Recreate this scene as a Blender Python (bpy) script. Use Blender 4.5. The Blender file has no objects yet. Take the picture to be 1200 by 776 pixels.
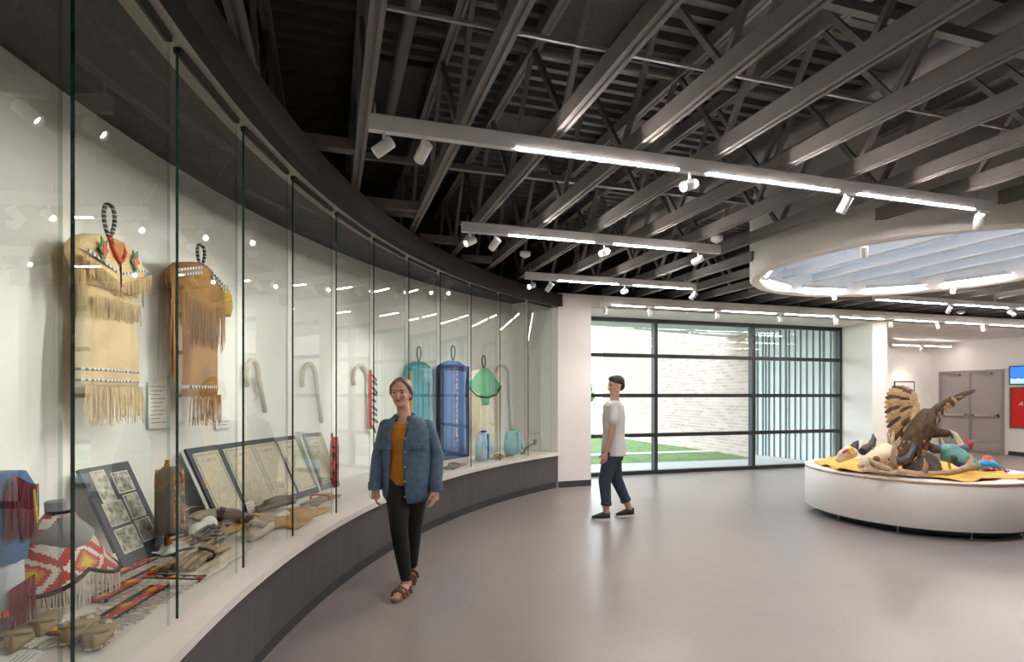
import bpy, bmesh, math, random
from mathutils import Vector, Matrix, Quaternion
random.seed(7)
scene = bpy.context.scene
COL = scene.collection
PI = math.pi
R_ = math.radians

# ------------------------------------------------------------------ camera, sky, exposure
FPX, HY = 681.0, 463.5                 # focal length in pixels of the 1200x776 frame, horizon row
YAW = math.atan2(213.0, 681.0)         # the room's long axis (+y) lies this far left of the view axis
CY, SY = math.cos(YAW), math.sin(YAW)
EYE = 1.5
cam_d = bpy.data.cameras.new('camera')
cam_d.sensor_fit = 'HORIZONTAL'; cam_d.sensor_width = 36.0
cam_d.lens = FPX / 1200.0 * 36.0
cam_d.shift_y = (HY - 388.0) / 1200.0
cam_d.clip_start = 0.05; cam_d.clip_end = 400
cam = bpy.data.objects.new('camera', cam_d); COL.objects.link(cam)
cam.location = (0, 0, EYE); cam.rotation_euler = (PI / 2, 0, -YAW)
scene.camera = cam

SKY_STRENGTH = 3.2
world = bpy.data.worlds.new('sky'); scene.world = world; world.use_nodes = True
wn = world.node_tree.nodes; wl = world.node_tree.links; wn.clear()
w_out = wn.new('ShaderNodeOutputWorld'); w_bg = wn.new('ShaderNodeBackground')
w_tc = wn.new('ShaderNodeTexCoord'); w_sep = wn.new('ShaderNodeSeparateXYZ'); w_rmp = wn.new('ShaderNodeValToRGB')
w_rmp.color_ramp.elements[0].position = 0.0; w_rmp.color_ramp.elements[0].color = (0.93, 0.97, 1.0, 1)
w_rmp.color_ramp.elements[1].position = 0.9; w_rmp.color_ramp.elements[1].color = (0.66, 0.82, 1.0, 1)
wl.new(w_tc.outputs['Generated'], w_sep.inputs[0]); wl.new(w_sep.outputs['Z'], w_rmp.inputs[0])
wl.new(w_rmp.outputs[0], w_bg.inputs[0]); w_bg.inputs[1].default_value = SKY_STRENGTH
wl.new(w_bg.outputs[0], w_out.inputs[0])

LED_STRENGTH = 145.0
LED_SOFT = 62.0
SPOT_POWER = 70.0
vs = scene.view_settings
scene.display_settings.display_device = 'sRGB'
vs.view_transform = 'Standard'; vs.look = 'None'; vs.gamma = 1.0; vs.use_curve_mapping = False
vs.exposure = 0.80
scene.cycles.transparent_max_bounces = 32
scene.cycles.max_bounces = 10
scene.cycles.diffuse_bounces = 5
scene.cycles.sample_clamp_indirect = 6.0

# ------------------------------------------------------------------ helpers: places
def ray(px):
    x = (px - 600.0) / FPX
    return Vector((x * CY + SY, -x * SY + CY))
def at_floor(px, py, z=0.0):
    """point of the room at height z that shows at px, py"""
    d = FPX * (z - EYE) / (HY - py)
    p = ray(px) * d
    return Vector((p.x, p.y, z))
CASE_C = Vector((8.685, 0.9146))       # centre of the curved gallery wall
def polar(ang, r, z=0.0):
    a = R_(ang)
    return Vector((CASE_C.x + r * math.cos(a), CASE_C.y + r * math.sin(a), z))
def case_matrix(ang, r, z, yaw=0.0):
    """x runs right along the curved wall as seen from the room, y into the wall, z up"""
    a = R_(ang); d = Vector((math.cos(a), math.sin(a), 0))
    m = Matrix(((d.y, d.x, 0), (-d.x, d.y, 0), (0, 0, 1))).to_4x4()
    m.translation = polar(ang, r, z)
    return m @ Matrix.Rotation(yaw, 4, 'Z')
def view_matrix(px, depth, z=0.0, yaw=0.0):
    """x runs along the picture plane's horizontal, y away, z up"""
    p = ray(px) * depth
    return Matrix.Translation((p.x, p.y, z)) @ Matrix.Rotation(-YAW + yaw, 4, 'Z')

# ------------------------------------------------------------------ helpers: materials
MATS = {}
def _n(nt, t, **kw):
    n = nt.nodes.new(t)
    for k, v in kw.items(): setattr(n, k, v)
    return n
def mat(name, col, rough=0.5, metal=0.0, var=0.08, scale=18.0, bump=0.0, bscale=None, spec=0.5, stretch=(1, 1, 1), sheen=0.0, coat=0.0, sub=0.0):
    if name in MATS: return MATS[name]
    m = bpy.data.materials.new(name); m.use_nodes = True
    nt = m.node_tree; b = nt.nodes['Principled BSDF']
    tc = _n(nt, 'ShaderNodeTexCoord'); mp = _n(nt, 'ShaderNodeMapping'); mp.inputs['Scale'].default_value = stretch
    nz = _n(nt, 'ShaderNodeTexNoise'); nz.inputs['Scale'].default_value = scale; nz.inputs['Detail'].default_value = 4
    nt.links.new(tc.outputs['Object'], mp.inputs[0]); nt.links.new(mp.outputs[0], nz.inputs[0])
    rp = _n(nt, 'ShaderNodeValToRGB')
    rp.color_ramp.elements[0].position = 0.3; rp.color_ramp.elements[1].position = 0.7
    rp.color_ramp.elements[0].color = (*[max(0, c * (1 - var)) for c in col], 1)
    rp.color_ramp.elements[1].color = (*[min(1, c * (1 + var)) for c in col], 1)
    nt.links.new(nz.outputs['Fac'], rp.inputs[0]); nt.links.new(rp.outputs[0], b.inputs['Base Color'])
    b.inputs['Roughness'].default_value = rough; b.inputs['Metallic'].default_value = metal
    b.inputs['Specular IOR Level'].default_value = spec
    if sheen: b.inputs['Sheen Weight'].default_value = sheen
    if coat: b.inputs['Coat Weight'].default_value = coat
    if sub:
        b.inputs['Subsurface Weight'].default_value = sub; b.inputs['Subsurface Radius'].default_value = (0.012, 0.005, 0.003)
    if bump:
        n2 = _n(nt, 'ShaderNodeTexNoise'); n2.inputs['Scale'].default_value = bscale or scale * 4; n2.inputs['Detail'].default_value = 3
        nt.links.new(mp.outputs[0], n2.inputs[0])
        bp = _n(nt, 'ShaderNodeBump'); bp.inputs['Strength'].default_value = bump; bp.inputs['Distance'].default_value = 0.01
        nt.links.new(n2.outputs['Fac'], bp.inputs['Height']); nt.links.new(bp.outputs[0], b.inputs['Normal'])
    MATS[name] = m
    return m
def emit(name, col, strength):
    if name in MATS: return MATS[name]
    m = bpy.data.materials.new(name); m.use_nodes = True
    nt = m.node_tree; nt.nodes.clear()
    o = _n(nt, 'ShaderNodeOutputMaterial'); e = _n(nt, 'ShaderNodeEmission')
    e.inputs[0].default_value = (*col, 1); e.inputs[1].default_value = strength
    nt.links.new(e.outputs[0], o.inputs[0]); MATS[name] = m
    return m
def glass(name, f0=0.06, tint=(0.97, 0.99, 0.98)):
    """thin clear pane: sees straight through, mirrors more at a glancing angle (Schlick)"""
    if name in MATS: return MATS[name]
    m = bpy.data.materials.new(name); m.use_nodes = True
    nt = m.node_tree; nt.nodes.clear()
    o = _n(nt, 'ShaderNodeOutputMaterial'); mx = _n(nt, 'ShaderNodeMixShader')
    tr = _n(nt, 'ShaderNodeBsdfTransparent'); gl = _n(nt, 'ShaderNodeBsdfGlossy')
    tr.inputs[0].default_value = (*tint, 1); gl.inputs['Roughness'].default_value = 0.0; gl.inputs[0].default_value = (0.95, 1, 0.98, 1)
    lw = _n(nt, 'ShaderNodeLayerWeight'); lw.inputs['Blend'].default_value = 0.5      # facing = 1 - |cos|
    pw = _n(nt, 'ShaderNodeMath', operation='POWER'); pw.inputs[1].default_value = 5.0
    ml = _n(nt, 'ShaderNodeMath', operation='MULTIPLY_ADD'); ml.inputs[1].default_value = 1 - f0; ml.inputs[2].default_value = f0
    nt.links.new(lw.outputs['Facing'], pw.inputs[0]); nt.links.new(pw.outputs[0], ml.inputs[0])
    nt.links.new(ml.outputs[0], mx.inputs[0]); nt.links.new(tr.outputs[0], mx.inputs[1]); nt.links.new(gl.outputs[0], mx.inputs[2])
    nt.links.new(mx.outputs[0], o.inputs[0]); MATS[name] = m
    return m
def clear(name, tint=(0.97, 0.99, 0.98)):
    if name in MATS: return MATS[name]
    m = bpy.data.materials.new(name); m.use_nodes = True
    nt = m.node_tree; nt.nodes.clear()
    o = _n(nt, 'ShaderNodeOutputMaterial'); tr = _n(nt, 'ShaderNodeBsdfTransparent'); tr.inputs[0].default_value = (*tint, 1)
    nt.links.new(tr.outputs[0], o.inputs[0]); MATS[name] = m
    return m
def pattern(name, cols, cell=0.008, period=0.16, axes=('X', 'Z'), rough=0.55, zper=None):
    """beadwork: stepped diamonds in bands of colour, quantised to beads. cols = [(position, colour), ...]"""
    if name in MATS: return MATS[name]
    m = bpy.data.materials.new(name); m.use_nodes = True
    nt = m.node_tree; b = nt.nodes['Principled BSDF']; b.inputs['Roughness'].default_value = rough
    tc = _n(nt, 'ShaderNodeTexCoord'); sp = _n(nt, 'ShaderNodeSeparateXYZ'); nt.links.new(tc.outputs['Object'], sp.inputs[0])
    outs = []
    for ax, per in zip(axes, (period, zper or period)):
        sn = _n(nt, 'ShaderNodeMath', operation='SNAP'); sn.inputs[1].default_value = cell; nt.links.new(sp.outputs[ax], sn.inputs[0])
        pp = _n(nt, 'ShaderNodeMath', operation='PINGPONG'); pp.inputs[1].default_value = per / 2; nt.links.new(sn.outputs[0], pp.inputs[0])
        dv = _n(nt, 'ShaderNodeMath', operation='DIVIDE'); dv.inputs[1].default_value = per; nt.links.new(pp.outputs[0], dv.inputs[0])
        outs.append(dv)
    ad = _n(nt, 'ShaderNodeMath', operation='ADD'); nt.links.new(outs[0].outputs[0], ad.inputs[0]); nt.links.new(outs[1].outputs[0], ad.inputs[1])
    rp = _n(nt, 'ShaderNodeValToRGB'); rp.color_ramp.interpolation = 'CONSTANT'
    els = rp.color_ramp.elements
    while len(els) > 1: els.remove(els[-1])
    els[0].position = cols[0][0]; els[0].color = (*cols[0][1], 1)
    for p, c in cols[1:]:
        e = els.new(p); e.color = (*c, 1)
    nt.links.new(ad.outputs[0], rp.inputs[0]); nt.links.new(rp.outputs[0], b.inputs['Base Color'])
    vo = _n(nt, 'ShaderNodeTexVoronoi'); vo.inputs['Scale'].default_value = 1 / cell
    nt.links.new(tc.outputs['Object'], vo.inputs['Vector'])
    bp = _n(nt, 'ShaderNodeBump'); bp.inputs['Strength'].default_value = 0.3; bp.inputs['Distance'].default_value = 0.003
    nt.links.new(vo.outputs['Distance'], bp.inputs['Height']); nt.links.new(bp.outputs[0], b.inputs['Normal'])
    MATS[name] = m
    return m
def stripes(name, c1, c2, period, axis='X', duty=0.5, rough=0.5):
    if name in MATS: return MATS[name]
    m = bpy.data.materials.new(name); m.use_nodes = True
    nt = m.node_tree; b = nt.nodes['Principled BSDF']; b.inputs['Roughness'].default_value = rough
    tc = _n(nt, 'ShaderNodeTexCoord'); sp = _n(nt, 'ShaderNodeSeparateXYZ'); nt.links.new(tc.outputs['Object'], sp.inputs[0])
    wr = _n(nt, 'ShaderNodeMath', operation='WRAP'); wr.inputs[1].default_value = period; wr.inputs[2].default_value = 0.0
    nt.links.new(sp.outputs[axis], wr.inputs[0])
    gt = _n(nt, 'ShaderNodeMath', operation='GREATER_THAN'); gt.inputs[1].default_value = period * duty; nt.links.new(wr.outputs[0], gt.inputs[0])
    mx = _n(nt, 'ShaderNodeMix', data_type='RGBA'); mx.inputs[6].default_value = (*c1, 1); mx.inputs[7].default_value = (*c2, 1)
    nt.links.new(gt.outputs[0], mx.inputs[0]); nt.links.new(mx.outputs[2], b.inputs['Base Color'])
    MATS[name] = m
    return m
def speckle(name, cols, scale, rough=0.6, kind='VORONOI'):
    """patchy colours from a cell or noise texture: cols = [(position, colour)]"""
    if name in MATS: return MATS[name]
    m = bpy.data.materials.new(name); m.use_nodes = True
    nt = m.node_tree; b = nt.nodes['Principled BSDF']; b.inputs['Roughness'].default_value = rough
    tc = _n(nt, 'ShaderNodeTexCoord')
    if kind == 'VORONOI':
        t = _n(nt, 'ShaderNodeTexVoronoi'); t.inputs['Scale'].default_value = scale
        nt.links.new(tc.outputs['Object'], t.inputs['Vector'])
        sp = _n(nt, 'ShaderNodeSeparateColor'); nt.links.new(t.outputs['Color'], sp.inputs[0]); src = sp.outputs[0]
    else:
        t = _n(nt, 'ShaderNodeTexNoise'); t.inputs['Scale'].default_value = scale; t.inputs['Detail'].default_value = 5
        nt.links.new(tc.outputs['Object'], t.inputs['Vector']); src = t.outputs['Fac']
    rp = _n(nt, 'ShaderNodeValToRGB')
    if kind == 'VORONOI': rp.color_ramp.interpolation = 'CONSTANT'
    els = rp.color_ramp.elements
    while len(els) > 1: els.remove(els[-1])
    els[0].position = cols[0][0]; els[0].color = (*cols[0][1], 1)
    for p, c in cols[1:]:
        e = els.new(p); e.color = (*c, 1)
    nt.links.new(src, rp.inputs[0]); nt.links.new(rp.outputs[0], b.inputs['Base Color'])
    MATS[name] = m
    return m
def brick_mat(name):
    m = bpy.data.materials.new(name); m.use_nodes = True
    nt = m.node_tree; b = nt.nodes['Principled BSDF']; b.inputs['Roughness'].default_value = 0.9
    tc = _n(nt, 'ShaderNodeTexCoord'); sp = _n(nt, 'ShaderNodeSeparateXYZ'); cb = _n(nt, 'ShaderNodeCombineXYZ')
    nt.links.new(tc.outputs['Object'], sp.inputs[0]); nt.links.new(sp.outputs['Y'], cb.inputs[0]); nt.links.new(sp.outputs['Z'], cb.inputs[1])
    br = _n(nt, 'ShaderNodeTexBrick'); br.inputs['Scale'].default_value = 1.0
    br.inputs['Brick Width'].default_value = 0.30; br.inputs['Row Height'].default_value = 0.09; br.inputs['Mortar Size'].default_value = 0.008
    br.inputs['Color1'].default_value = (0.50, 0.39, 0.34, 1); br.inputs['Color2'].default_value = (0.38, 0.285, 0.245, 1); br.inputs['Mortar'].default_value = (0.5, 0.47, 0.43, 1)
    nt.links.new(cb.outputs[0], br.inputs[0])
    nt.links.new(br.outputs['Color'], b.inputs['Base Color'])
    bp = _n(nt, 'ShaderNodeBump'); bp.inputs['Strength'].default_value = 0.4; nt.links.new(br.outputs['Fac'], bp.inputs['Height']); bp.invert = True
    nt.links.new(bp.outputs[0], b.inputs['Normal'])
    MATS[name] = m
    return m

# ------------------------------------------------------------------ helpers: meshes
class MB:
    def __init__(s): s.v = []; s.f = []; s.m = []; s.sm = []
    def add(s, vs_, fs, mi=0, smooth=False):
        o = len(s.v); s.v += [Vector(p) for p in vs_]
        for f in fs: s.f.append([i + o for i in f]); s.m.append(mi); s.sm.append(smooth)
        return s
    def box(s, c, d, rot=None, mi=0, taper=1.0):
        hx, hy, hz = d[0] / 2, d[1] / 2, d[2] / 2
        P = [Vector((x * (taper if z > 0 else 1), y * (taper if z > 0 else 1), z)) for z in (-hz, hz) for x, y in ((-hx, -hy), (hx, -hy), (hx, hy), (-hx, hy))]
        if rot is not None: P = [rot @ p for p in P]
        c = Vector(c)
        return s.add([p + c for p in P], [(3, 2, 1, 0), (4, 5, 6, 7), (0, 1, 5, 4), (1, 2, 6, 5), (2, 3, 7, 6), (3, 0, 4, 7)], mi)
    def box2(s, a, b, mi=0):
        a = Vector(a); b = Vector(b)
        return s.box((a + b) / 2, [abs(b[i] - a[i]) for i in range(3)], None, mi)
    def beam(s, a, b, w, h, mi=0, up=Vector((0, 0, 1))):
        """box of section w (across) by h (along up) from a to b"""
        a = Vector(a); b = Vector(b); d = (b - a); L = d.length; d.normalize()
        if abs(d.dot(up)) > 0.98: up = Vector((0, 1, 0))
        x = d.cross(up).normalized(); z = x.cross(d).normalized()
        rot = Matrix((x, d, z)).transposed()
        return s.box((a + b) / 2, (w, L, h), rot, mi)
    def rings(s, rings, mi=0, smooth=True, caps=(True, True), closed=True):
        n = len(rings[0]); o = len(s.v)
        for r in rings: s.v += [Vector(p) for p in r]
        for k in range(len(rings) - 1):
            for i in range(n if closed else n - 1):
                j = (i + 1) % n
                s.f.append([o + k * n + i, o + k * n + j, o + (k + 1) * n + j, o + (k + 1) * n + i]); s.m.append(mi); s.sm.append(smooth)
        if caps[0]: s.f.append([o + i for i in reversed(range(n))]); s.m.append(mi); s.sm.append(False)
        if caps[1]: s.f.append([o + (len(rings) - 1) * n + i for i in range(n)]); s.m.append(mi); s.sm.append(False)
        return s
    def tube(s, pts, rad, n=8, mi=0, flat=None, smooth=True, caps=True):
        pts = [Vector(p) for p in pts]
        if not isinstance(rad, (list, tuple)): rad = [rad] * len(pts)
        t0 = (pts[1] - pts[0]).normalized()
        ref = Vector((0, 0, 1)) if abs(t0.z) < 0.9 else Vector((0, 1, 0))
        x = t0.cross(ref).normalized()
        out = []
        for i, p in enumerate(pts):
            if i == 0: t = pts[1] - pts[0]
            elif i == len(pts) - 1: t = pts[-1] - pts[-2]
            else: t = (pts[i + 1] - pts[i]).normalized() + (pts[i] - pts[i - 1]).normalized()
            t = t.normalized() if t.length > 1e-9 else t0
            x = (x - t * x.dot(t)); x = x.normalized() if x.length > 1e-6 else t.orthogonal().normalized()
            y = t.cross(x)
            fx, fy = flat or (1, 1)
            out.append([p + (x * math.cos(a) * fx + y * math.sin(a) * fy) * rad[i] for a in [2 * PI * k / n for k in range(n)]])
        return s.rings(out, mi, smooth, (caps, caps))
    def ell(s, c, r, rot=None, nu=14, nv=9, mi=0):
        c = Vector(c); out = []
        for k in range(nv):
            ph = -PI / 2 + PI * (k + 0.5) / nv
            ring = []
            for i in range(nu):
                a = 2 * PI * i / nu
                p = Vector((r[0] * math.cos(ph) * math.cos(a), r[1] * math.cos(ph) * math.sin(a), r[2] * math.sin(ph) / math.sin(PI / 2 - PI * 0.5 / nv)))
                ring.append(c + (rot @ p if rot is not None else p))
            out.append(ring)
        return s.rings(out, mi, True)
    def lathe(s, prof, n=24, c=(0, 0, 0), mi=0, smooth=True, caps=(True, True)):
        c = Vector(c)
        return s.rings([[c + Vector((r * math.cos(2 * PI * i / n), r * math.sin(2 * PI * i / n), z)) for i in range(n)] for r, z in prof], mi, smooth, caps)
    def prism(s, poly, z0, z1, mi=0, tf=None):
        """poly in the xy plane, extruded along z; tf maps every point"""
        a = [Vector((p[0], p[1], z0)) for p in poly]; b = [Vector((p[0], p[1], z1)) for p in poly]
        if tf: a = [tf(p) for p in a]; b = [tf(p) for p in b]
        return s.rings([a, b], mi, False)
    def arc(s, r0, r1, z0, z1, a0, a1, step=1.5, mi=0, c=None):
        """ring sector with a rectangular section"""
        c = c or CASE_C; n = max(2, int(abs(a1 - a0) / step) + 1); out = []
        for i in range(n + 1):
            a = R_(a0 + (a1 - a0) * i / n); d = Vector((math.cos(a), math.sin(a), 0)); o = Vector((c.x, c.y, 0))
            out.append([o + d * r0 + Vector((0, 0, z0)), o + d * r1 + Vector((0, 0, z0)), o + d * r1 + Vector((0, 0, z1)), o + d * r0 + Vector((0, 0, z1))])
        return s.rings(out, mi, False)
    def slab(s, grid, t, mi=0, smooth=True):
        """grid[i][j] of points, given thickness t downwards along local normal (approximated by -z or +y)"""
        ni, nj = len(grid), len(grid[0]); t = Vector(t); o = len(s.v)
        for row in grid: s.v += [Vector(p) for p in row]
        for row in grid: s.v += [Vector(p) + t for p in row]
        N = ni * nj
        def F(idx): s.f.append(idx); s.m.append(mi); s.sm.append(smooth)
        for i in range(ni - 1):
            for j in range(nj - 1):
                a, b, c_, d = o + i * nj + j, o + i * nj + j + 1, o + (i + 1) * nj + j + 1, o + (i + 1) * nj + j
                F([a, b, c_, d]); F([d + N, c_ + N, b + N, a + N])
        for j in range(nj - 1):
            F([o + j + 1, o + j, o + j + N, o + j + 1 + N]); k = o + (ni - 1) * nj
            F([k + j, k + j + 1, k + j + 1 + N, k + j + N])
        for i in range(ni - 1):
            a, d = o + i * nj, o + (i + 1) * nj
            F([a, d, d + N, a + N]); a, d = a + nj - 1, d + nj - 1
            F([d, a, a + N, d + N])
        return s
    def fringe(s, p0, p1, n, length, width=0.008, jit=0.15, out=(0, -1, 0), lean=(0, 0, 0), mi=0, curl=0.01):
        """n thin hanging strips between p0 and p1"""
        p0 = Vector(p0); p1 = Vector(p1); out = Vector(out); lean = Vector(lean)
        for i in range(n):
            t = (i + 0.5) / n; p = p0.lerp(p1, t)
            L = (length(t) if callable(length) else length) * (1 + random.uniform(-jit, jit))
            dx = random.uniform(-1, 1) * curl
            side = (p1 - p0).normalized()
            a = p + out * random.uniform(0, 0.006)
            b = a + Vector((0, 0, -L * 0.5)) + side * dx + out * random.uniform(-0.003, 0.006) + lean * 0.4
            c_ = a + Vector((0, 0, -L)) + side * dx * 1.8 + out * random.uniform(-0.004, 0.006) + lean
            w = width * random.uniform(0.7, 1.2) / 2; th = 0.0016
            rr = []
            for q, ww in ((a, w), (b, w), (c_, w * 0.5)):
                rr.append([q - side * ww, q + out * th, q + side * ww, q - out * th])
            s.rings(rr, mi, False)
        return s
    def build(s, name, mats, parent=None, world=False, bevel=0.0):
        v = s.v
        if world and parent is not None:
            inv = parent.matrix_basis.inverted(); v = [inv @ p for p in v]
        me = bpy.data.meshes.new(name); me.from_pydata([tuple(p) for p in v], [], s.f)
        if not isinstance(mats, (list, tuple)): mats = [mats]
        for m in mats: me.materials.append(m)
        me.polygons.foreach_set('material_index', s.m); me.polygons.foreach_set('use_smooth', s.sm); me.update()
        bm = bmesh.new(); bm.from_mesh(me); bmesh.ops.recalc_face_normals(bm, faces=bm.faces); bm.to_mesh(me); bm.free()
        o = bpy.data.objects.new(name, me); COL.objects.link(o)
        if parent is not None: o.parent = parent
        if bevel:
            b = o.modifiers.new('bevel', 'BEVEL'); b.width = bevel; b.segments = 2; b.limit_method = 'ANGLE'; b.angle_limit = R_(40)
        return o
def link_copy(o, parent, m=None):
    c = o.copy(); COL.objects.link(c); c.parent = parent
    if m is not None: c.matrix_basis = m
    return c
def put(o, m):
    o.matrix_basis = m; return o
def tag(o, label, cat, group=None):
    o['label'] = label; o['category'] = cat
    if group: o['group'] = group
    return o
def thing(name, label, cat, m=None, group=None):
    o = bpy.data.objects.new(name, None); COL.objects.link(o); o.empty_display_size = 0.1
    if m is not None: o.matrix_basis = m
    return tag(o, label, cat, group)
def structure(o):
    o['kind'] = 'structure'; return o
def stuff(o):
    o['kind'] = 'stuff'; return o
def blob(mb, name, material, parent, voxel=0.01, smooth=6, factor=0.5):
    """closed overlapping shapes fused into one continuous surface"""
    o = mb.build(name, material, parent)
    r = o.modifiers.new('fuse', 'REMESH'); r.mode = 'VOXEL'; r.voxel_size = voxel; r.use_smooth_shade = True
    s_ = o.modifiers.new('smooth', 'SMOOTH'); s_.iterations = smooth; s_.factor = factor
    return o
ORD = ['first', 'second', 'third', 'fourth', 'fifth', 'sixth', 'seventh', 'eighth', 'ninth', 'tenth', 'eleventh', 'twelfth', 'thirteenth', 'fourteenth', 'fifteenth', 'sixteenth', 'seventeenth', 'eighteenth', 'nineteenth', 'twentieth']

# ------------------------------------------------------------------ materials of the room
m_wall = mat('warm_white_paint', (0.78, 0.74, 0.70), 0.6, var=0.015, scale=6, bump=0.02, bscale=200)
m_case_white = mat('case_white_paint', (0.78, 0.77, 0.73), 0.6, var=0.02, scale=3)
m_ledge = mat('pale_ledge_laminate', (0.72, 0.66, 0.62), 0.4, var=0.03, scale=8, stretch=(1, 6, 1))
m_base = mat('dark_brown_grey_panel', (0.075, 0.064, 0.062), 0.42, var=0.12, scale=4, stretch=(6, 6, 0.4))
m_toe = mat('charcoal_rubber_base', (0.035, 0.035, 0.038), 0.5, var=0.1)
m_dark = mat('dark_brown_fascia_paint', (0.026, 0.022, 0.020), 0.85, var=0.08, scale=5, spec=0.15)
m_casetop = mat('case_top_dark_paint', (0.050, 0.046, 0.043), 0.7, var=0.06, scale=5)
m_soffit = mat('taupe_soffit_paint', (0.25, 0.22, 0.19), 0.6, var=0.05)
m_joist = mat('grey_brown_joist_paint', (0.18, 0.16, 0.148), 0.7, var=0.06, scale=12, spec=0.25)
m_deck = mat('dark_deck_paint', (0.085, 0.073, 0.067), 0.6, var=0.08, scale=9)
m_acoustic = mat('dark_speckled_acoustic_board', (0.07, 0.058, 0.052), 0.9, var=0.35, scale=60)
m_white = mat('white_paint', (0.80, 0.80, 0.80), 0.5, var=0.01)
m_bar = mat('light_bar_grey_white', (0.62, 0.59, 0.58), 0.4, var=0.02)
m_head = mat('spotlight_white_metal', (0.75, 0.73, 0.71), 0.35, var=0.02)
m_frame = mat('black_window_frame', (0.022, 0.024, 0.026), 0.4, var=0.1)
m_led = emit('led_diffuser_glow', (1.0, 0.93, 0.88), LED_STRENGTH)
m_led2 = emit('led_diffuser_soft_glow', (1.0, 0.93, 0.88), LED_SOFT)
m_lens = emit('lamp_lens_glow', (1.0, 0.90, 0.76), 60.0)
m_glass = glass('clear_case_glass', 0.11)
m_glass_in = clear('clear_case_glass_inner_face')
m_green = mat('green_glass_edge', (0.004, 0.045, 0.03), 0.15, var=0.3, scale=30, spec=0.8)
m_palegreen = clear('pale_glass_arris', (0.70, 0.82, 0.76))
m_pane = glass('clear_window_glass', 0.05, (0.96, 0.985, 0.98))
m_door = mat('taupe_door_paint', (0.38, 0.33, 0.31), 0.45, var=0.03)
m_steel = mat('brushed_steel', (0.6, 0.57, 0.52), 0.35, 0.9, var=0.05, scale=40, stretch=(1, 1, 12))
def floor_mat():
    m = mat('polished_grey_floor', (0.30, 0.264, 0.248), 0.33, var=0.05, scale=1.6)
    nt = m.node_tree; b = nt.nodes['Principled BSDF']
    tc = _n(nt, 'ShaderNodeTexCoord'); n2 = _n(nt, 'ShaderNodeTexNoise'); n2.inputs['Scale'].default_value = 1.3; n2.inputs['Detail'].default_value = 2
    nt.links.new(tc.outputs['Object'], n2.inputs[0])
    mr = _n(nt, 'ShaderNodeMapRange'); mr.inputs[3].default_value = 0.27; mr.inputs[4].default_value = 0.33
    nt.links.new(n2.outputs['Fac'], mr.inputs[0]); nt.links.new(mr.outputs[0], b.inputs['Roughness'])
    b.inputs['Specular IOR Level'].default_value = 0.6
    return m
m_floor = floor_mat()
# ================================================================== the setting
A0, A1 = 123.3, 214.0                   # the curved display wall runs between these bearings
Z_LEDGE, Z_FASCIA0, Z_FASCIA1, Z_CASETOP = 0.577, 2.94, 3.13, 3.08
R_GLASS, R_WALL = 9.46, 10.36
U_DOOR = 16.28                          # the wall with the double doors
V_HEAD, V_WIN, V_ALC = 8.83, 9.83, 12.19
Z_HEAD, Z_HEADTOP, Z_DECK = 2.957, 3.17, 4.12

fl = structure(MB().box2((-4, -7, -0.2), (U_DOOR + 0.3, V_WIN + 0.06, 0.0)).box2((10.3, V_WIN + 0.06, -0.2), (U_DOOR + 0.3, V_ALC + 0.3, 0.0)).build('floor', m_floor))
structure(MB().arc(R_WALL, R_WALL + 0.15, 0.0, Z_CASETOP + 0.04, A0 - 1.6, 228).build('wall_left', m_case_white))
structure(MB().arc(R_WALL + 0.02, R_WALL + 0.15, Z_CASETOP + 0.04, Z_DECK + 0.1, A0 - 6, 228).build('wall_left_upper', m_dark))
# pier between the display wall and the window, header over the window, pier on the right
e0, e1 = polar(A0, 9.30), polar(A0, 10.6)
pier = structure(MB().prism([(3.53, 8.785), (4.139, V_HEAD), (3.70, V_WIN + 0.08), (2.7, V_WIN + 0.08), (e1.x, e1.y)], 0, Z_HEADTOP).build('wall_back_left', m_wall))
structure(MB().prism([(10.223, V_HEAD), (10.60, V_HEAD), (10.60, V_ALC + 0.1), (10.46, V_ALC + 0.1), (10.46, V_WIN - 0.06)], 0, Z_HEADTOP).build('wall_back_right', m_wall))
structure(MB().prism([(4.139, V_HEAD), (10.223, V_HEAD), (10.46, V_WIN + 0.08), (3.70, V_WIN + 0.08)], Z_HEAD, Z_HEADTOP)
          .box2((10.60, V_HEAD, Z_HEAD), (U_DOOR, V_HEAD + 0.3, Z_HEADTOP)).build('trim_header', m_wall))
structure(MB().box2((2.0, 9.25, Z_HEADTOP), (U_DOOR + 0.2, 9.45, Z_DECK + 0.1)).build('wall_back_upper', m_dark))
structure(MB().box2((10.6, V_ALC, 0), (U_DOOR + 0.2, V_ALC + 0.15, 3.2)).build('wall_alcove', m_wall))
structure(MB().box2((10.46, V_HEAD + 0.3, 2.95), (U_DOOR + 0.2, V_ALC + 0.15, 3.17)).build('ceiling_alcove', m_wall))
structure(MB().box2((U_DOOR, -6.5, 0), (U_DOOR + 0.2, V_ALC + 0.15, Z_DECK + 0.1)).build('wall_right', m_wall))
structure(MB().box2((-4, -6.7, 0), (U_DOOR + 0.2, -6.5, Z_DECK + 0.1)).build('wall_front', m_wall))
# rubber baseboards
structure(MB().beam((3.535, 8.779, 0.05), (4.137, V_HEAD - 0.006, 0.05), 0.012, 0.10).build('baseboard_back_left', m_toe))
structure(MB().beam((10.23, V_HEAD - 0.008, 0.05), (10.6, V_HEAD - 0.008, 0.05), 0.012, 0.10).build('baseboard_back_right', m_toe))
structure(MB().box2((U_DOOR - 0.012, -6.4, 0), (U_DOOR, 10.22, 0.10)).box2((U_DOOR - 0.012, 12.03, 0), (U_DOOR, V_ALC, 0.10)).build('baseboard_right', m_toe))
structure(MB().box2((10.62, V_ALC - 0.012, 0), (U_DOOR - 0.02, V_ALC, 0.10)).build('baseboard_alcove', m_toe))

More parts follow.
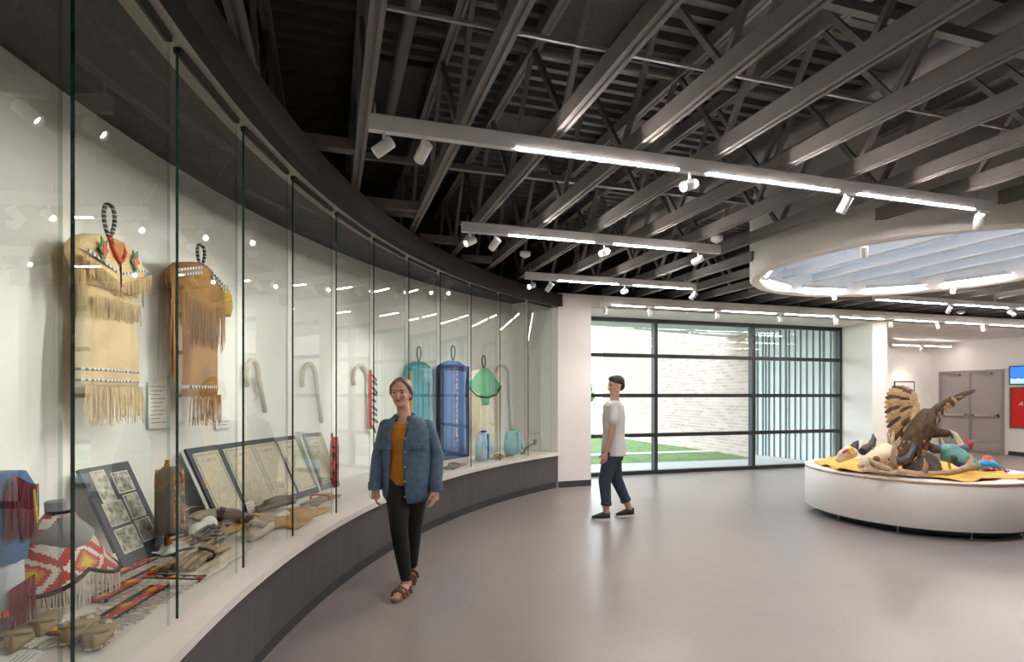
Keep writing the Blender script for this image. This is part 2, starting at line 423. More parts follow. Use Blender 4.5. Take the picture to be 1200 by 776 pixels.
# ------------------------------------------------------------------ roof deck with a round opening
DR_C, DR_R, DR_RO, DR_Z0, DR_Z1 = Vector((6.77, 5.20)), 1.765, 1.90, 3.0, 5.2
def deck_strip(u0, u1, v0, v1):
    mb = MB(); per = 0.15; pts = []
    v = v0
    while v < v1 - 1e-6:
        for dv, dz in ((0, 0), (0.055, 0), (0.075, 0.05), (0.13, 0.05)):
            if v + dv < v1: pts.append((v + dv, Z_DECK + dz))
        v += per
    pts.append((v1, Z_DECK))
    top = [(v1, Z_DECK + 0.12), (v0, Z_DECK + 0.12)]
    poly = pts + top
    mb.rings([[Vector((u0, a, b)) for a, b in poly], [Vector((u1, a, b)) for a, b in poly]], 0, False)
    return mb
ceil_root = structure(deck_strip(-4, DR_C.x - 2.1, -6.6, 9.5).build('ceiling', m_deck))
for a in ((DR_C.x + 2.1, U_DOOR + 0.2, -6.6, 9.5), (DR_C.x - 2.1, DR_C.x + 2.1, -6.6, DR_C.y - 2.1), (DR_C.x - 2.1, DR_C.x + 2.1, DR_C.y + 2.1, 9.5)):
    deck_strip(*a).build('deck_sheet', m_deck, ceil_root)
mb = MB(); N = 48; rr = []
for zz_ in (Z_DECK, Z_DECK + 0.12):
    inner = [Vector((DR_C.x + DR_RO * math.cos(2 * PI * i / N), DR_C.y + DR_RO * math.sin(2 * PI * i / N), zz_)) for i in range(N)]
    outer = []
    for i in range(N):
        cx, sx = math.cos(2 * PI * i / N), math.sin(2 * PI * i / N); k = 2.12 / max(abs(cx), abs(sx))
        outer.append(Vector((DR_C.x + k * cx, DR_C.y + k * sx, zz_)))
    rr.append((inner, outer))
mb.rings([rr[0][0], rr[0][1], rr[1][1], rr[1][0]], 0, False, (False, False))
mb.build('deck_curb', m_deck, ceil_root)
# speckled acoustic boards laid between some of the deck's ribs
for k in range(-1, 24):
    for v0 in (0.9, 2.7, 4.6, 6.6):
        u = 0.2 + 0.61 * k
        v = v0 + (k % 3) * 0.25
        if abs(u + 0.3 - DR_C.x) < 2.3 and abs(v + 0.4 - DR_C.y) < 2.7: continue
        if v < u / 1.75 - 0.6 or (k + int(v0)) % 2: continue
        MB().box2((u + 0.05, v, Z_DECK - 0.025), (u + 0.56, v + 0.85, Z_DECK + 0.001)).build('acoustic_board', m_acoustic, ceil_root)

# ------------------------------------------------------------------ roof joists
def chord(mb, z0, v0, v1, h=0.115, w=0.072):
    t = 0.022
    prof = [(-w / 2, z0), (-t / 2, z0), (-t / 2, z0 + 0.012), (t / 2, z0 + 0.012), (t / 2, z0), (w / 2, z0), (w / 2, z0 + 0.012), (w / 2 - 0.008, z0 + 0.02), (w / 2 - 0.008, z0 + h), (-w / 2 + 0.008, z0 + h), (-w / 2 + 0.008, z0 + 0.02), (-w / 2, z0 + 0.012)]
    mb.rings([[Vector((x, v, z)) for x, z in prof] for v in (v0, v1)], 0, False)
    return mb
ZJ = 3.2
WP = 1.15
up_m = MB().beam((0, 0, ZJ + 0.07), (0, WP / 2, ZJ + 0.86), 0.034, 0.034)
dn_m = MB().beam((0, WP / 2, ZJ + 0.86), (0, WP, ZJ + 0.07), 0.034, 0.034)
def web_mesh(mb, m, nm):
    o = mb.build(nm, m); me = o.data; bpy.data.objects.remove(o); return me
WEB = {('u', 0): web_mesh(up_m, m_joist, 'web_member'), ('d', 0): web_mesh(dn_m, m_joist, 'web_member'),
       ('u', 1): web_mesh(up_m, m_white, 'web_member'), ('d', 1): web_mesh(dn_m, m_white, 'web_member')}
V_END = 9.24
joist_n = 0
for k in range(-2, 26):
    u = 0.2 + 0.61 * k
    q = 10.3 ** 2 - (u - CASE_C.x) ** 2
    v1 = V_END
    v0 = -6.4
    if u < CASE_C.x and q > 0:
        vv = CASE_C.y + math.sqrt(q)
        v1 = min(V_END, vv); v0 = max(v0, CASE_C.y - math.sqrt(q))
    du = abs(u - DR_C.x)
    segs = [(v0, v1, 0)]
    if du < DR_RO - 0.03:
        h = math.sqrt(DR_RO ** 2 - du ** 2)
        segs = [(v0, DR_C.y - h, 0), (DR_C.y + h, v1, 0)]
        if du < DR_R - 0.1:
            h2 = math.sqrt((DR_R + 0.01) ** 2 - du ** 2); segs.append((DR_C.y - h2, DR_C.y + h2, 1))
    nm = ORD[joist_n] if joist_n < 20 else 'twenty-' + ORD[joist_n - 20]
    lab = 'dark grey open-web steel roof joist, %s from the curved display wall' % nm
    if len(segs) == 3: lab = 'steel roof joist crossing the round skylight, %s from the curved wall' % nm
    jt = thing('roof_joist', lab, 'joist', Matrix.Translation((u, 0, ZJ)), 'open-web roof joists')
    joist_n += 1
    for a, b, w in segs:
        if b - a < 0.1: continue
        mm = m_white if w else m_joist
        o = chord(MB(), 0.0, a, b).build('bottom_chord', mm, jt)
        if w: o['label'] = 'white painted chord inside the skylight'
        o = chord(MB(), 0.80, a, b).build('top_chord', mm, jt)
    vis0 = max(v0, u / 1.75 - 0.7, 0.2)
    v = math.floor(vis0 / WP) * WP + 0.35 * (k % 2)
    while v + WP < v1:
        for a, b, w in segs:
            if v >= a and v + WP <= b:
                for key in ('u', 'd'):
                    o = bpy.data.objects.new('web_member', WEB[(key, w)]); COL.objects.link(o); o.parent = jt; o.location = (0, v, -ZJ)
        v += WP
# bridging between the joists: rods low down, channels higher up, and short ties at the fascia
def bridging(name, label, cat, us, v, z, w, h, group, m=m_joist):
    t = thing(name, label, cat, Matrix.Translation((us[0], v, z)), group)
    for i in range(len(us) - 1):
        MB().box2((us[i] - us[0], -w / 2, -h / 2), (us[i + 1] - us[0], w / 2, h / 2)).build('bar', m, t)
    return t
J = [0.2 + 0.61 * k for k in range(26)]
m_rod = mat('pale_galvanised_rod', (0.36, 0.33, 0.31), 0.4, var=0.05)
bridging('bridging_rod', 'thin pale rod tying the joists together nearest the viewer', 'rod', J[0:10], 2.79, ZJ + 0.13, 0.018, 0.018, None, m_rod)
bridging('bridging_channel', 'grey channel crossing the joists above the middle light bar', 'channel', J[0:8], 5.10, ZJ + 0.34, 0.05, 0.05, 'bridging channels')
bridging('bridging_channel', 'grey channel crossing the joists between the two shorter light bars', 'channel', J[2:8], 6.75, ZJ + 0.34, 0.05, 0.05, 'bridging channels')
bridging('bridging_channel', 'grey channel crossing the joists at the upper right, nearest the viewer', 'channel', J[3:11], 2.45, ZJ + 0.40, 0.05, 0.06, 'bridging channels')
for i, (v, ua, ub) in enumerate(((4.26, -0.30, 0.17), (5.45, 0.30, 0.78), (5.62, 0.45, 0.78), (6.50, 0.95, 1.39), (7.30, 1.60, 2.00))):
    MBt = MB().box2((0, -0.045, -0.04), (ub - ua, 0.045, 0.04)).box2((0.05, -0.047, -0.02), (0.16, -0.044, 0.0))
    tg = tag(put(MBt.build('tie_channel', m_joist), Matrix.Translation((ua, v, ZJ + 0.06))),
             'short grey tie channel over the dark curved fascia, %s from the near end' % ORD[i], 'channel', 'tie channels at the fascia')
for lab, pts, r in (('round grey duct running beside the roof joists toward the window', [(4.02, -1, 3.86), (4.02, 9.2, 3.86)], 0.075),
                    ('slim dark pipe crossing above the longest light bar', [(0.2, 4.05, 4.06), (5.0, 4.05, 4.06)], 0.035),
                    ('grey conduit running between the first roof joists', [(0.45, 0.5, 3.75), (0.45, 5.6, 3.75)], 0.045)):
    tag(MB().tube(pts, r, 14).build('pipe', m_joist), lab, 'pipe')

p_ = at_floor(1107, 10, 3.36)
tag(MB().tube([p_ + Vector((0, 0, -.06)), p_ + Vector((.004, .004, 0)), p_ + Vector((0, 0, .30))], 0.009, 8).build('hanging_strap', mat('blue_cable', (0.02, 0.05, 0.30), 0.5)), 'short blue cable hanging between the joists at the top right', 'cable')

# ------------------------------------------------------------------ round skylight
dr = thing('skylight_drum', 'white round skylight drum hanging through the roof joists', 'skylight', Matrix.Translation((DR_C.x, DR_C.y, DR_Z0)))
N = 72
def circ(r, z): return [Vector((r * math.cos(2 * PI * i / N), r * math.sin(2 * PI * i / N), z)) for i in range(N)]
H = DR_Z1 - DR_Z0
mb = MB(); mb.rings([circ(DR_RO, 0.02), circ(DR_RO, H), circ(DR_R, H), circ(DR_R, 0.02)], 0, True, (False, False))
mb.rings([circ(DR_R, 0.02), circ(DR_R + 0.02, 0), circ(DR_RO - 0.02, 0), circ(DR_RO, 0.02)], 0, False, (False, False))
mb.build('drum_shell', m_wall, dr)
for x in (-1.2, -0.4, 0.4, 1.2):
    h = math.sqrt(DR_R ** 2 - x * x)
    MB().box2((x - 0.04, -h, H - 0.2), (x + 0.04, h, H - 0.05)).build('glazing_bar', m_white, dr)
    MB().box2((-h, x - 0.04, H - 0.2), (h, x + 0.04, H - 0.05)).build('glazing_bar', m_white, dr)
MB().rings([circ(DR_R + 0.05, H), circ(DR_R + 0.05, H + 0.02)], 0, False).build('skylight_pane', clear('skylight_glass', (0.55, 0.60, 0.66)), dr)

# ------------------------------------------------------------------ light bars with spotlight heads
head_mb = MB().lathe([(0.030, 0.06), (0.036, 0.055), (0.036, -0.065), (0.033, -0.068), (0.026, -0.040)], 20)
o = head_mb.build('spotlight_head', m_head); HEAD = o.data; bpy.data.objects.remove(o)
o = MB().lathe([(0.022, -0.050), (0.022, -0.046)], 20).build('lens', m_lens); LENS = o.data; bpy.data.objects.remove(o)
SPOT_CACHE = {}
def spot_data(power, size):
    key = (round(power, 2), size)
    if key not in SPOT_CACHE:
        l = bpy.data.lights.new('spotlight_lamp', 'SPOT'); l.energy = power; l.spot_size = R_(size); l.spot_blend = 0.6
        l.color = (1.0, 0.93, 0.85); l.shadow_soft_size = 0.014; SPOT_CACHE[key] = l
    return SPOT_CACHE[key]
def add_head(parent, local, target, power=1.0, size=62, stem_top=0.05):
    """local: pivot in the parent's space; target: point in the room"""
    base = parent.matrix_basis @ Vector(local)
    d = (Vector(target) - base).normalized()
    rot = d.to_track_quat('-Z', 'Y').to_matrix().to_4x4()
    prot = parent.matrix_basis.to_3x3().to_4x4().inverted()
    h = bpy.data.objects.new('spotlight_head', HEAD); COL.objects.link(h); h.parent = parent
    h.matrix_basis = Matrix.Translation(local) @ prot @ rot
    le = bpy.data.objects.new('lens', LENS); COL.objects.link(le); le.parent = h
    st = MB().tube([Vector(local) + Vector((0, 0, 0.02)), Vector(local) + Vector((0, 0, stem_top + 0.03))], 0.010, 8).build('stem', m_head, parent)
    if power > 0:
        la = bpy.data.objects.new('spotlight_lamp', spot_data(SPOT_POWER * power, size)); COL.objects.link(la); la.parent = h; la.location = (0, 0, -0.075)
    return h
def light_bar(label, u0, u1, v, z, leds, heads, hang, group='suspended light bars', h=0.095, w=0.055, top=None, led=None):
    t = thing('light_bar', label, 'light', Matrix.Translation((u0, v, z)), group)
    MB().box2((0, -w / 2, -h / 2), (u1 - u0, w / 2, h / 2)).build('housing', m_bar, t, bevel=0.004)
    for a, b in leds:
        MB().box2((a - u0, -w / 2 - 0.002, -h / 2 - 0.003), (b - u0, -w / 2 + 0.016, -h / 2 + 0.005)).build('led_strip', led or m_led, t)
    for s in heads:
        add_head(t, (s[0] - u0, 0, -h / 2 - 0.085), s[1], s[2] if len(s) > 2 else 1.0, s[3] if len(s) > 3 else 48, 0.085)
    for x in hang:
        MB().tube([(x - u0, 0, h / 2), (x - u0, 0, (top or ZJ + 0.02) - z)], 0.006, 6).build('hanger', m_steel, t)
    return t
P = lambda a, z, r=10.1: polar(a, r, z)
light_bar('longest suspended light bar, nearest, with five spotlight heads', 0.214, 5.34, 3.50, 3.10,
          ((1.112, 2.29), (2.518, 3.692), (3.885, 5.127)),
          ((0.303, P(164, 1.9), 0.55), (0.535, P(152, 1.6), 1.0), (2.392, P(170, 1.5), 0.7), (3.775, (3.1, 5.0, 0), 0.5), (5.217, (6.75, 5.0, 0.8), 0.9)), (0.25, 2.4, 5.2))
light_bar('middle suspended light bar with four spotlight heads', 1.19, 4.08, 5.41, 3.10, ((1.657, 2.558), (2.78, 3.687)),
          ((1.274, P(159, 1.8), 1.0), (1.519, P(143, 1.5), 1.0), (2.683, P(163, 1.2), 0.9), (3.805, P(136, 1.5), 0.8)), (1.25, 3.95))
light_bar('farthest of the three suspended light bars by the display wall', 2.48, 5.13, 7.35, 3.10, ((2.95, 3.85), (4.092, 5.038)),
          ((2.574, P(151, 1.7), 1.0), (2.831, P(132, 1.4), 1.0), (3.964, P(168, 1.5), 0.9), (5.096, (4.0, 8.8, 1.2), 0.5)), (2.55, 4.95))
hd = [(u, (u, 8.0, 0), 0.30 if abs(u - 10.29) > .1 else 0.10, 70) for u in (4.231, 5.041, 6.355, 7.686, 8.956, 10.29, 11.529, 12.791)]
light_bar('long light bar along the white header over the window', 4.14, 15.6, 8.50, 2.985,
          ((4.353, 4.929), (5.137, 6.251), (6.441, 7.574), (7.773, 8.886), (9.047, 10.086), (10.388, 11.483), (11.715, 12.767), (12.964, 14.4)), hd, (4.2, 8.1, 12.0, 15.5), h=0.06, w=0.06, led=m_led2)
light_bar('light bar right of the skylight, in front of the header', 8.42, 14.2, 7.25, 3.10, ((8.46, 10.0), (10.2, 11.5), (11.75, 14.0)),
          ((10.10, (10.6, 8.8, 1.4), 0.5), (11.62, (14.0, 6.0, 0.5), 0.8)), (8.6, 11.2, 14))
light_bar('short light bar hung under the alcove ceiling near the doors', 13.9, 16.1, 11.5, 2.84, ((14.0, 14.9), (15.1, 16.05)),
          ((15.0, (15.2, 12.1, 1.2), 0.35, 80),), (14.1, 15.9), h=0.05, w=0.05, top=2.955, led=m_led2)
light_bar('added unseen light bar behind the viewer, brightening the near display cases', 0.3, 5.3, 1.5, 3.10, ((0.9, 2.2), (2.5, 3.7), (3.9, 5.1)),  # extra bar out of view, added to light the near case
          ((0.6, P(165, 1.8), 0.8), (0.9, P(172, 1.4), 0.5)), (0.8, 5.0))
light_bar('added unseen light bar brightening the right-hand floor, level with the skylight', 9.7, 14.6, 5.41, 3.10, ((9.9, 11.3), (11.5, 12.9), (13.1, 14.5)),  # added outside the frame to brighten the doors and right wall
          ((11.4, (15.5, 10.8, 0.9), 0.9, 70), (13.0, (16.2, 9.2, 1.3), 0.9, 70)), (9.9, 14.4))
light_bar('added unseen light bar brightening the right-hand floor, nearer than the skylight', 8.9, 14.0, 3.50, 3.10, ((9.1, 10.5), (10.7, 12.1), (12.3, 13.8)),  # another added bar, out of view, lifting the light on the platform
          ((9.0, (7.0, 5.0, 0.6), 0.9, 60),), (9.1, 13.8))
# LED strips and heads round the skylight's lower rim
for i in range(11):
    a0, a1 = 2 * PI * (i + 0.14) / 11, 2 * PI * (i + 0.86) / 11
    p, q = [Vector(((DR_R - 0.06) * math.cos(a), (DR_R - 0.06) * math.sin(a), 0.11)) for a in (a0, a1)]
    MB().beam(p, q, 0.05, 0.05).build('track', m_bar, dr)
    MB().beam(p - Vector((0, 0, 0.03)), q - Vector((0, 0, 0.03)), 0.010, 0.008).build('led_strip', m_led2, dr)
for px_, r, tgt in ((1013, 1.66, (6.9, 5.9, 0.7)), (977.5, 1.66, (6.2, 5.4, 0.7)), (1117, 1.66, (6.75, 5.2, 0.7))):
    d = ray(px_); best = None
    oc = d * 0 - DR_C; A = d.dot(d); B = 2 * d.dot(oc); C_ = oc.dot(oc) - r * r
    t = (-B + (-1 if px_ == 1013 else 1) * math.sqrt(max(0, B * B - 4 * A * C_))) / (2 * A)
    p = d * t - DR_C
    add_head(dr, (p.x, p.y, -0.02), tgt, 0.55, 55, 0.05)
# small round sensors below the joists
for lab, px_, py_ in (('white round smoke sensor under the joists above the middle light bar', 615.5, 298), ('white round sensor at the far end of the middle light bar', 840, 280), ('white round sensor beneath the joists right of the skylight', 1126, 366)):
    p = at_floor(px_, py_, ZJ - 0.03)
    sn = thing('ceiling_sensor', lab, 'sensor', Matrix.Translation(p))
    MB().lathe([(0.03, -0.035), (0.06, -0.02), (0.065, 0.0), (0.065, 0.028)], 20).build('body', m_white, sn)
    MB().lathe([(0.018, -0.045), (0.02, -0.034)], 12).build('sensor_cap', m_head, sn)

# ------------------------------------------------------------------ curved display case
dc = thing('display_case', 'long curved glass-fronted display case set into the white wall', 'display case', Matrix.Translation(polar(160, 9.6, 0)))
MB().arc(9.40, 9.55, 0.10, 0.535, A0, A1).build('base_panel', m_base, dc, True)
MB().arc(9.43, 9.50, 0.0, 0.10, A0, A1).build('toe_kick', m_toe, dc, True)
MB().arc(9.32, R_WALL - 0.001, 0.535, Z_LEDGE, A0, A1).build('ledge', m_ledge, dc, True)
MB().arc(9.31, 9.40, Z_FASCIA0, Z_FASCIA1, A0, A1).build('fascia', m_dark, dc, True)
MB().arc(9.40, 9.55, Z_FASCIA0 + 0.002, Z_FASCIA1 - 0.002, A0, A1).build('soffit', m_soffit, dc, True)
MB().arc(9.55, R_WALL - 0.001, Z_CASETOP, Z_FASCIA1, A0, A1).build('case_ceiling', m_casetop, dc, True)
edges = [(178.0, 173.92)] + []
lefts = [182.6, 178.05, 173.47, 169.09, 164.80, 160.55, 155.97, 151.40, 146.65, 142.02, 137.24, 132.54, 127.84]
rights = [178.5, 173.85, 169.55, 165.32, 161.08, 156.50, 151.95, 147.25, 142.66, 137.80, 133.20, 128.50, 124.0]
gi = 0
for a, b in zip(lefts, rights):
    p, q = polar(a, R_GLASS), polar(b, R_GLASS)
    d = (q - p).normalized(); n = Vector((d.y, -d.x, 0)) * 0.006
    if n.dot(Vector((CASE_C.x, CASE_C.y, 0)) - p) < 0: n = -n
    z0, z1 = Z_LEDGE - 0.004, Z_FASCIA0 + 0.001
    V = [p + n, q + n, q - n, p - n]
    vs_ = [Vector((t.x, t.y, z0)) for t in V] + [Vector((t.x, t.y, z1)) for t in V]
    mb = MB()
    mb.add(vs_, [(0, 1, 5, 4)], 0); mb.add(vs_, [(2, 3, 7, 6)], 1)
    mb.add(vs_, [(3, 0, 4, 7), (0, 3, 2, 1), (4, 5, 6, 7)], 2); mb.add(vs_, [(1, 2, 6, 5)], 3)
    g = mb.build('glass_panel', [m_glass, m_glass_in, m_green, m_palegreen], dc, True)
    g['label'] = 'clear glass panel with green edges'
    mt = MB().beam(p + Vector((0, 0, Z_FASCIA0 - 0.012)), q + Vector((0, 0, Z_FASCIA0 - 0.012)), 0.03, 0.024)
    mt.build('top_channel', m_dark, dc, True)

# ------------------------------------------------------------------ window
wu = [3.70, 5.941, 8.187, 10.44]; wz = [0.03, 0.743, 1.497, 2.254, 2.92]
win = structure(thing('window_1', 'x', 'x', Matrix.Translation((3.70, V_WIN, 0))))
del win['label']; del win['category']
for i, u in enumerate(wu):
    MB().box2((u - 0.035, V_WIN - 0.06, 0.0), (u + 0.035, V_WIN + 0.06, Z_HEAD)).build('mullion', m_frame, win, True)
for i, z in enumerate(wz):
    h = 0.035 if 0 < i < 4 else 0.04
    for j in range(3):
        MB().box2((wu[j] + 0.035, V_WIN - 0.05, max(0, z - h)), (wu[j + 1] - 0.035, V_WIN + 0.05, z + h)).build('transom', m_frame, win, True)
for i in range(4):
    for j in range(3):
        mb = MB(); u0, u1, z0, z1 = wu[j] + 0.034, wu[j + 1] - 0.034, wz[i] + 0.03, wz[i + 1] - 0.03
        vs_ = [Vector((u, v, z)) for z in (z0, z1) for u, v in ((u0, V_WIN - 0.01), (u1, V_WIN - 0.01), (u1, V_WIN + 0.01), (u0, V_WIN + 0.01))]
        mb.add(vs_, [(0, 1, 5, 4)], 0); mb.add(vs_, [(2, 3, 7, 6), (1, 2, 6, 5), (3, 0, 4, 7), (0, 3, 2, 1), (4, 5, 6, 7)], 1)
        mb.build('pane', [m_pane, m_glass_in], win, True)

# ------------------------------------------------------------------ doors, screens and pictures
dv0, dv1, dzt = 10.31, 11.945, 2.165
dm = (dv0 + dv1) / 2
door = structure(thing('door_1', 'x', 'x', Matrix.Translation((U_DOOR, dm, 0)))); del door['label']; del door['category']
m_dframe = mat('taupe_door_frame_paint', (0.30, 0.26, 0.24), 0.45, var=0.03)
X = U_DOOR
MB().box2((X - 0.05, dv0, 0), (X + 0.01, dv0 + 0.06, dzt)).box2((X - 0.05, dv1 - 0.06, 0), (X + 0.01, dv1, dzt)).box2((X - 0.05, dv0 + 0.06, dzt - 0.06), (X + 0.01, dv1 - 0.06, dzt)).build('door_frame', m_dframe, door, True)
MB().box2((X - 0.045, dm - 0.03, 0), (X - 0.005, dm + 0.03, dzt - 0.06)).build('door_post', m_dframe, door, True)
for a, b, hinge in ((dv0 + 0.06, dm - 0.03, 0), (dm + 0.03, dv1 - 0.06, 1)):
    leaf = MB().box2((X - 0.03, a + 0.004, 0.01), (X - 0.002, b - 0.004, dzt - 0.064)).build('door_leaf', m_door, door, True)
    MB().box2((X - 0.034, a + 0.03, 0.03), (X - 0.030, b - 0.03, 0.32)).build('kick_plate', m_steel, leaf, False).matrix_basis = door.matrix_basis.inverted()
    MB().box2((X - 0.085, a + 0.04, 0.95), (X - 0.055, b - 0.04, 1.01)).box2((X - 0.085, a + 0.04, 0.93), (X - 0.03, a + 0.10, 1.03)).box2((X - 0.085, b - 0.10, 0.93), (X - 0.03, b - 0.04, 1.03)).build('push_bar', m_steel, leaf).matrix_basis = door.matrix_basis.inverted()
    m0 = (a + b) / 2
    MB().box2((X - 0.09, m0 - 0.16, dzt - 0.14), (X - 0.03, m0 + 0.10, dzt - 0.08)).beam((X - 0.06, m0 + 0.10, dzt - 0.09), (X - 0.05, m0 + 0.28, dzt - 0.07), 0.02, 0.015).build('door_closer', m_dframe, leaf).matrix_basis = door.matrix_basis.inverted()
sc_ = thing('wall_screen', 'blue landscape picture on a black framed screen beside the doors', 'screen', Matrix.Translation((X, 9.66, 1.77)))
MB().box2((X - 0.05, 9.14, 1.765), (X - 0.001, 10.18, 2.235)).build('bezel', m_frame, sc_, True)
def screen_mat():
    m = bpy.data.materials.new('screen_landscape'); m.use_nodes = True; nt = m.node_tree; nt.nodes.clear()
    o = _n(nt, 'ShaderNodeOutputMaterial'); e = _n(nt, 'ShaderNodeEmission'); tc = _n(nt, 'ShaderNodeTexCoord'); sp = _n(nt, 'ShaderNodeSeparateXYZ')
    nz = _n(nt, 'ShaderNodeTexNoise'); nz.inputs['Scale'].default_value = 14; ad = _n(nt, 'ShaderNodeMath', operation='MULTIPLY_ADD'); ad.inputs[1].default_value = 0.08
    rp = _n(nt, 'ShaderNodeValToRGB'); rp.color_ramp.interpolation = 'EASE'; els = rp.color_ramp.elements
    els[0].position = 0.0; els[0].color = (0.35, 0.5, 0.85, 1); els[1].position = 1.0; els[1].color = (0.02, 0.10, 0.50, 1)
    for p, c in ((0.18, (0.45, 0.6, 0.9, 1)), (0.20, (0.03, 0.10, 0.4, 1)), (0.24, (0.05, 0.22, 0.75, 1))):
        q = els.new(p); q.color = c
    nt.links.new(tc.outputs['Object'], sp.inputs[0]); nt.links.new(tc.outputs['Object'], nz.inputs[0])
    nt.links.new(nz.outputs['Fac'], ad.inputs[0]); nt.links.new(sp.outputs['Z'], ad.inputs[2]); nt.links.new(ad.outputs[0], rp.inputs[0])
    nt.links.new(rp.outputs[0], e.inputs[0]); e.inputs[1].default_value = 0.9; nt.links.new(e.outputs[0], o.inputs[0])
    return m
MB().box2((X - 0.053, 9.17, 1.79), (X - 0.049, 10.15, 2.21)).build('screen_image', screen_mat(), sc_, True)
po = thing('red_poster', 'red poster with white lettering in a brown frame beside the doors', 'poster', Matrix.Translation((X, 9.66, 0.68)))
m_pframe = mat('brown_frame_wood', (0.16, 0.10, 0.06), 0.5, var=0.2, scale=20)
for a, b in (((9.14, 0.68), (10.18, 0.72)), ((9.14, 1.66), (10.18, 1.70)), ((9.14, 0.72), (9.18, 1.66)), ((10.14, 0.72), (10.18, 1.66))):
    MB().box2((X - 0.04, a[0], a[1]), (X - 0.001, b[0], b[1])).build('frame_bar', m_pframe, po, True)
MB().box2((X - 0.02, 9.18, 0.72), (X - 0.002, 10.14, 1.66)).build('poster_sheet', mat('red_print', (0.62, 0.008, 0.01), 0.4, var=0.04), po, True)
def lettering(text, size, material, parent, m, name='lettering'):
    cu = bpy.data.curves.new(name, 'FONT'); cu.body = text; cu.size = size; cu.extrude = 0.0015; cu.shear = 0.25
    t = bpy.data.objects.new(name, cu); COL.objects.link(t)
    me = bpy.data.meshes.new_from_object(t.evaluated_get(bpy.context.evaluated_depsgraph_get())) if False else None
    bpy.context.view_layer.update()
    me = bpy.data.meshes.new_from_object(t.evaluated_get(bpy.context.evaluated_depsgraph_get()))
    bpy.data.objects.remove(t)
    me.materials.clear(); me.materials.append(material)
    o = bpy.data.objects.new(name, me); COL.objects.link(o); o.parent = parent; o.matrix_basis = m
    return o
rotw = Matrix(((0, 0, -1), (-1, 0, 0), (0, 1, 0))).to_4x4()     # text facing -x, reading toward -y
lettering('A', 0.16, m_white, po, Matrix.Translation((-0.022, 0.33, 0.56)) @ rotw)
pf = thing('framed_drawing', 'small framed drawing on the alcove wall behind the eagle', 'picture', Matrix.Translation((15.25, V_ALC, 1.34)))
for a, b in (((14.88, 1.34), (15.62, 1.365)), ((14.88, 1.87), (15.62, 1.895)), ((14.88, 1.365), (14.905, 1.87)), ((15.595, 1.365), (15.62, 1.87))):
    MB().box2((a[0], V_ALC - 0.03, a[1]), (b[0], V_ALC - 0.001, b[1])).build('frame_bar', m_frame, pf, True)
MB().box2((14.905, V_ALC - 0.02, 1.365), (15.595, V_ALC - 0.002, 1.87)).build('mat_board', m_white, pf, True)
MB().box2((15.05, V_ALC - 0.022, 1.48), (15.45, V_ALC - 0.019, 1.74)).build('drawing', speckle('pencil_drawing', [(0.3, (0.7, 0.7, 0.68)), (0.5, (0.45, 0.45, 0.44)), (0.62, (0.2, 0.2, 0.2))], 9, kind='NOISE'), pf, True)
th = tag(MB().box2((X - 0.03, 10.215, 1.42), (X - 0.001, 10.285, 1.54)).box2((X - 0.032, 10.225, 1.48), (X - 0.03, 10.275, 1.53)).build('wall_switch', m_head), 'small pale switch plate on the wall right of the doors', 'switch')

# ------------------------------------------------------------------ outside the window
m_grass = mat('lawn_grass', (0.12, 0.19, 0.05), 0.9, var=0.35, scale=5, bump=0.6, bscale=90)
m_conc = mat('pale_concrete_walk', (0.52, 0.51, 0.49), 0.8, var=0.06, scale=4)
structure(MB().box2((-60, V_WIN + 0.07, -0.25), (10.2, 90, -0.06)).build('lawn', m_grass))
structure(MB().prism([(-30, V_WIN + 0.08), (10.2, V_WIN + 0.08), (10.2, 11.7), (-30, 12.6)], -0.1, -0.04).build('pavement', m_conc))
structure(MB().prism([(-30, 14.3), (10.3, 13.6), (10.3, 14.0), (-30, 14.9)], -0.1, -0.045).build('path_strip', m_conc))
bb = thing('brick_building', 'pale brown brick building wing standing across the lawn', 'building', Matrix.Translation((10.4, 17, 0)))
m_brick = brick_mat('pale_brown_brick')
MB().prism([(10.05, 12.05), (11.2, 12.05), (12.1, 22.2), (10.95, 22.2)], -0.1, 6.5).build('brick_wall', m_brick, bb, True)
MB().prism([(10.0, 12.0), (11.3, 12.0), (12.2, 22.3), (10.9, 22.3)], 6.5, 6.7).build('coping', m_frame, bb, True)
cpy = structure(MB().prism([(2.0, V_WIN + 0.09), (10.55, V_WIN + 0.09), (10.3, 13.2), (2.0, 10.9)], 3.06, 3.30).build('ceiling_porch', mat('porch_soffit_grey', (0.42, 0.44, 0.44), 0.6, var=0.03)))
fw = thing('fin_wall', 'pale exterior wall with dark upright fins right of the window', 'wall', Matrix.Translation((10.3, 11, 0)))
MB().prism([(10.40, 9.95), (10.46, 9.95), (10.16, 12.04), (10.10, 12.04)], -0.05, 3.06).build('backing_panel', mat('pale_blue_white_panel', (0.80, 0.86, 0.90), 0.5, var=0.03), fw, True)
m_fin = mat('dark_grey_fin', (0.16, 0.18, 0.185), 0.5, var=0.1)
rnd = random.Random(3); v = 9.98
while v < 12.0:
    u = 10.40 - (v - 9.95) / 2.09 * 0.30
    w = rnd.choice((0.018, 0.022, 0.035))
    MB().box2((u - 0.028, v, -0.02), (u + 0.005, v + w, 3.06)).build('fin', m_fin, fw, True)
    v += w + rnd.choice((0.045, 0.065, 0.085, 0.12, 0.14))
MB().prism([(10.28, 9.95), (10.42, 9.95), (10.12, 12.02), (9.98, 12.02)], -0.06, 0.03).build('sill_strip', m_conc, fw, True)
far = thing('far_building', 'pale distant building left of the brick wing', 'building', Matrix.Translation((13, 40, 0)))
MB().box2((8.5, 40, -0.1), (18.5, 46, 3.6)).build('wall', m_white, far, True)
MB().box2((8.3, 39.8, 3.6), (18.7, 46.2, 3.9)).build('roof_edge', m_conc, far, True)
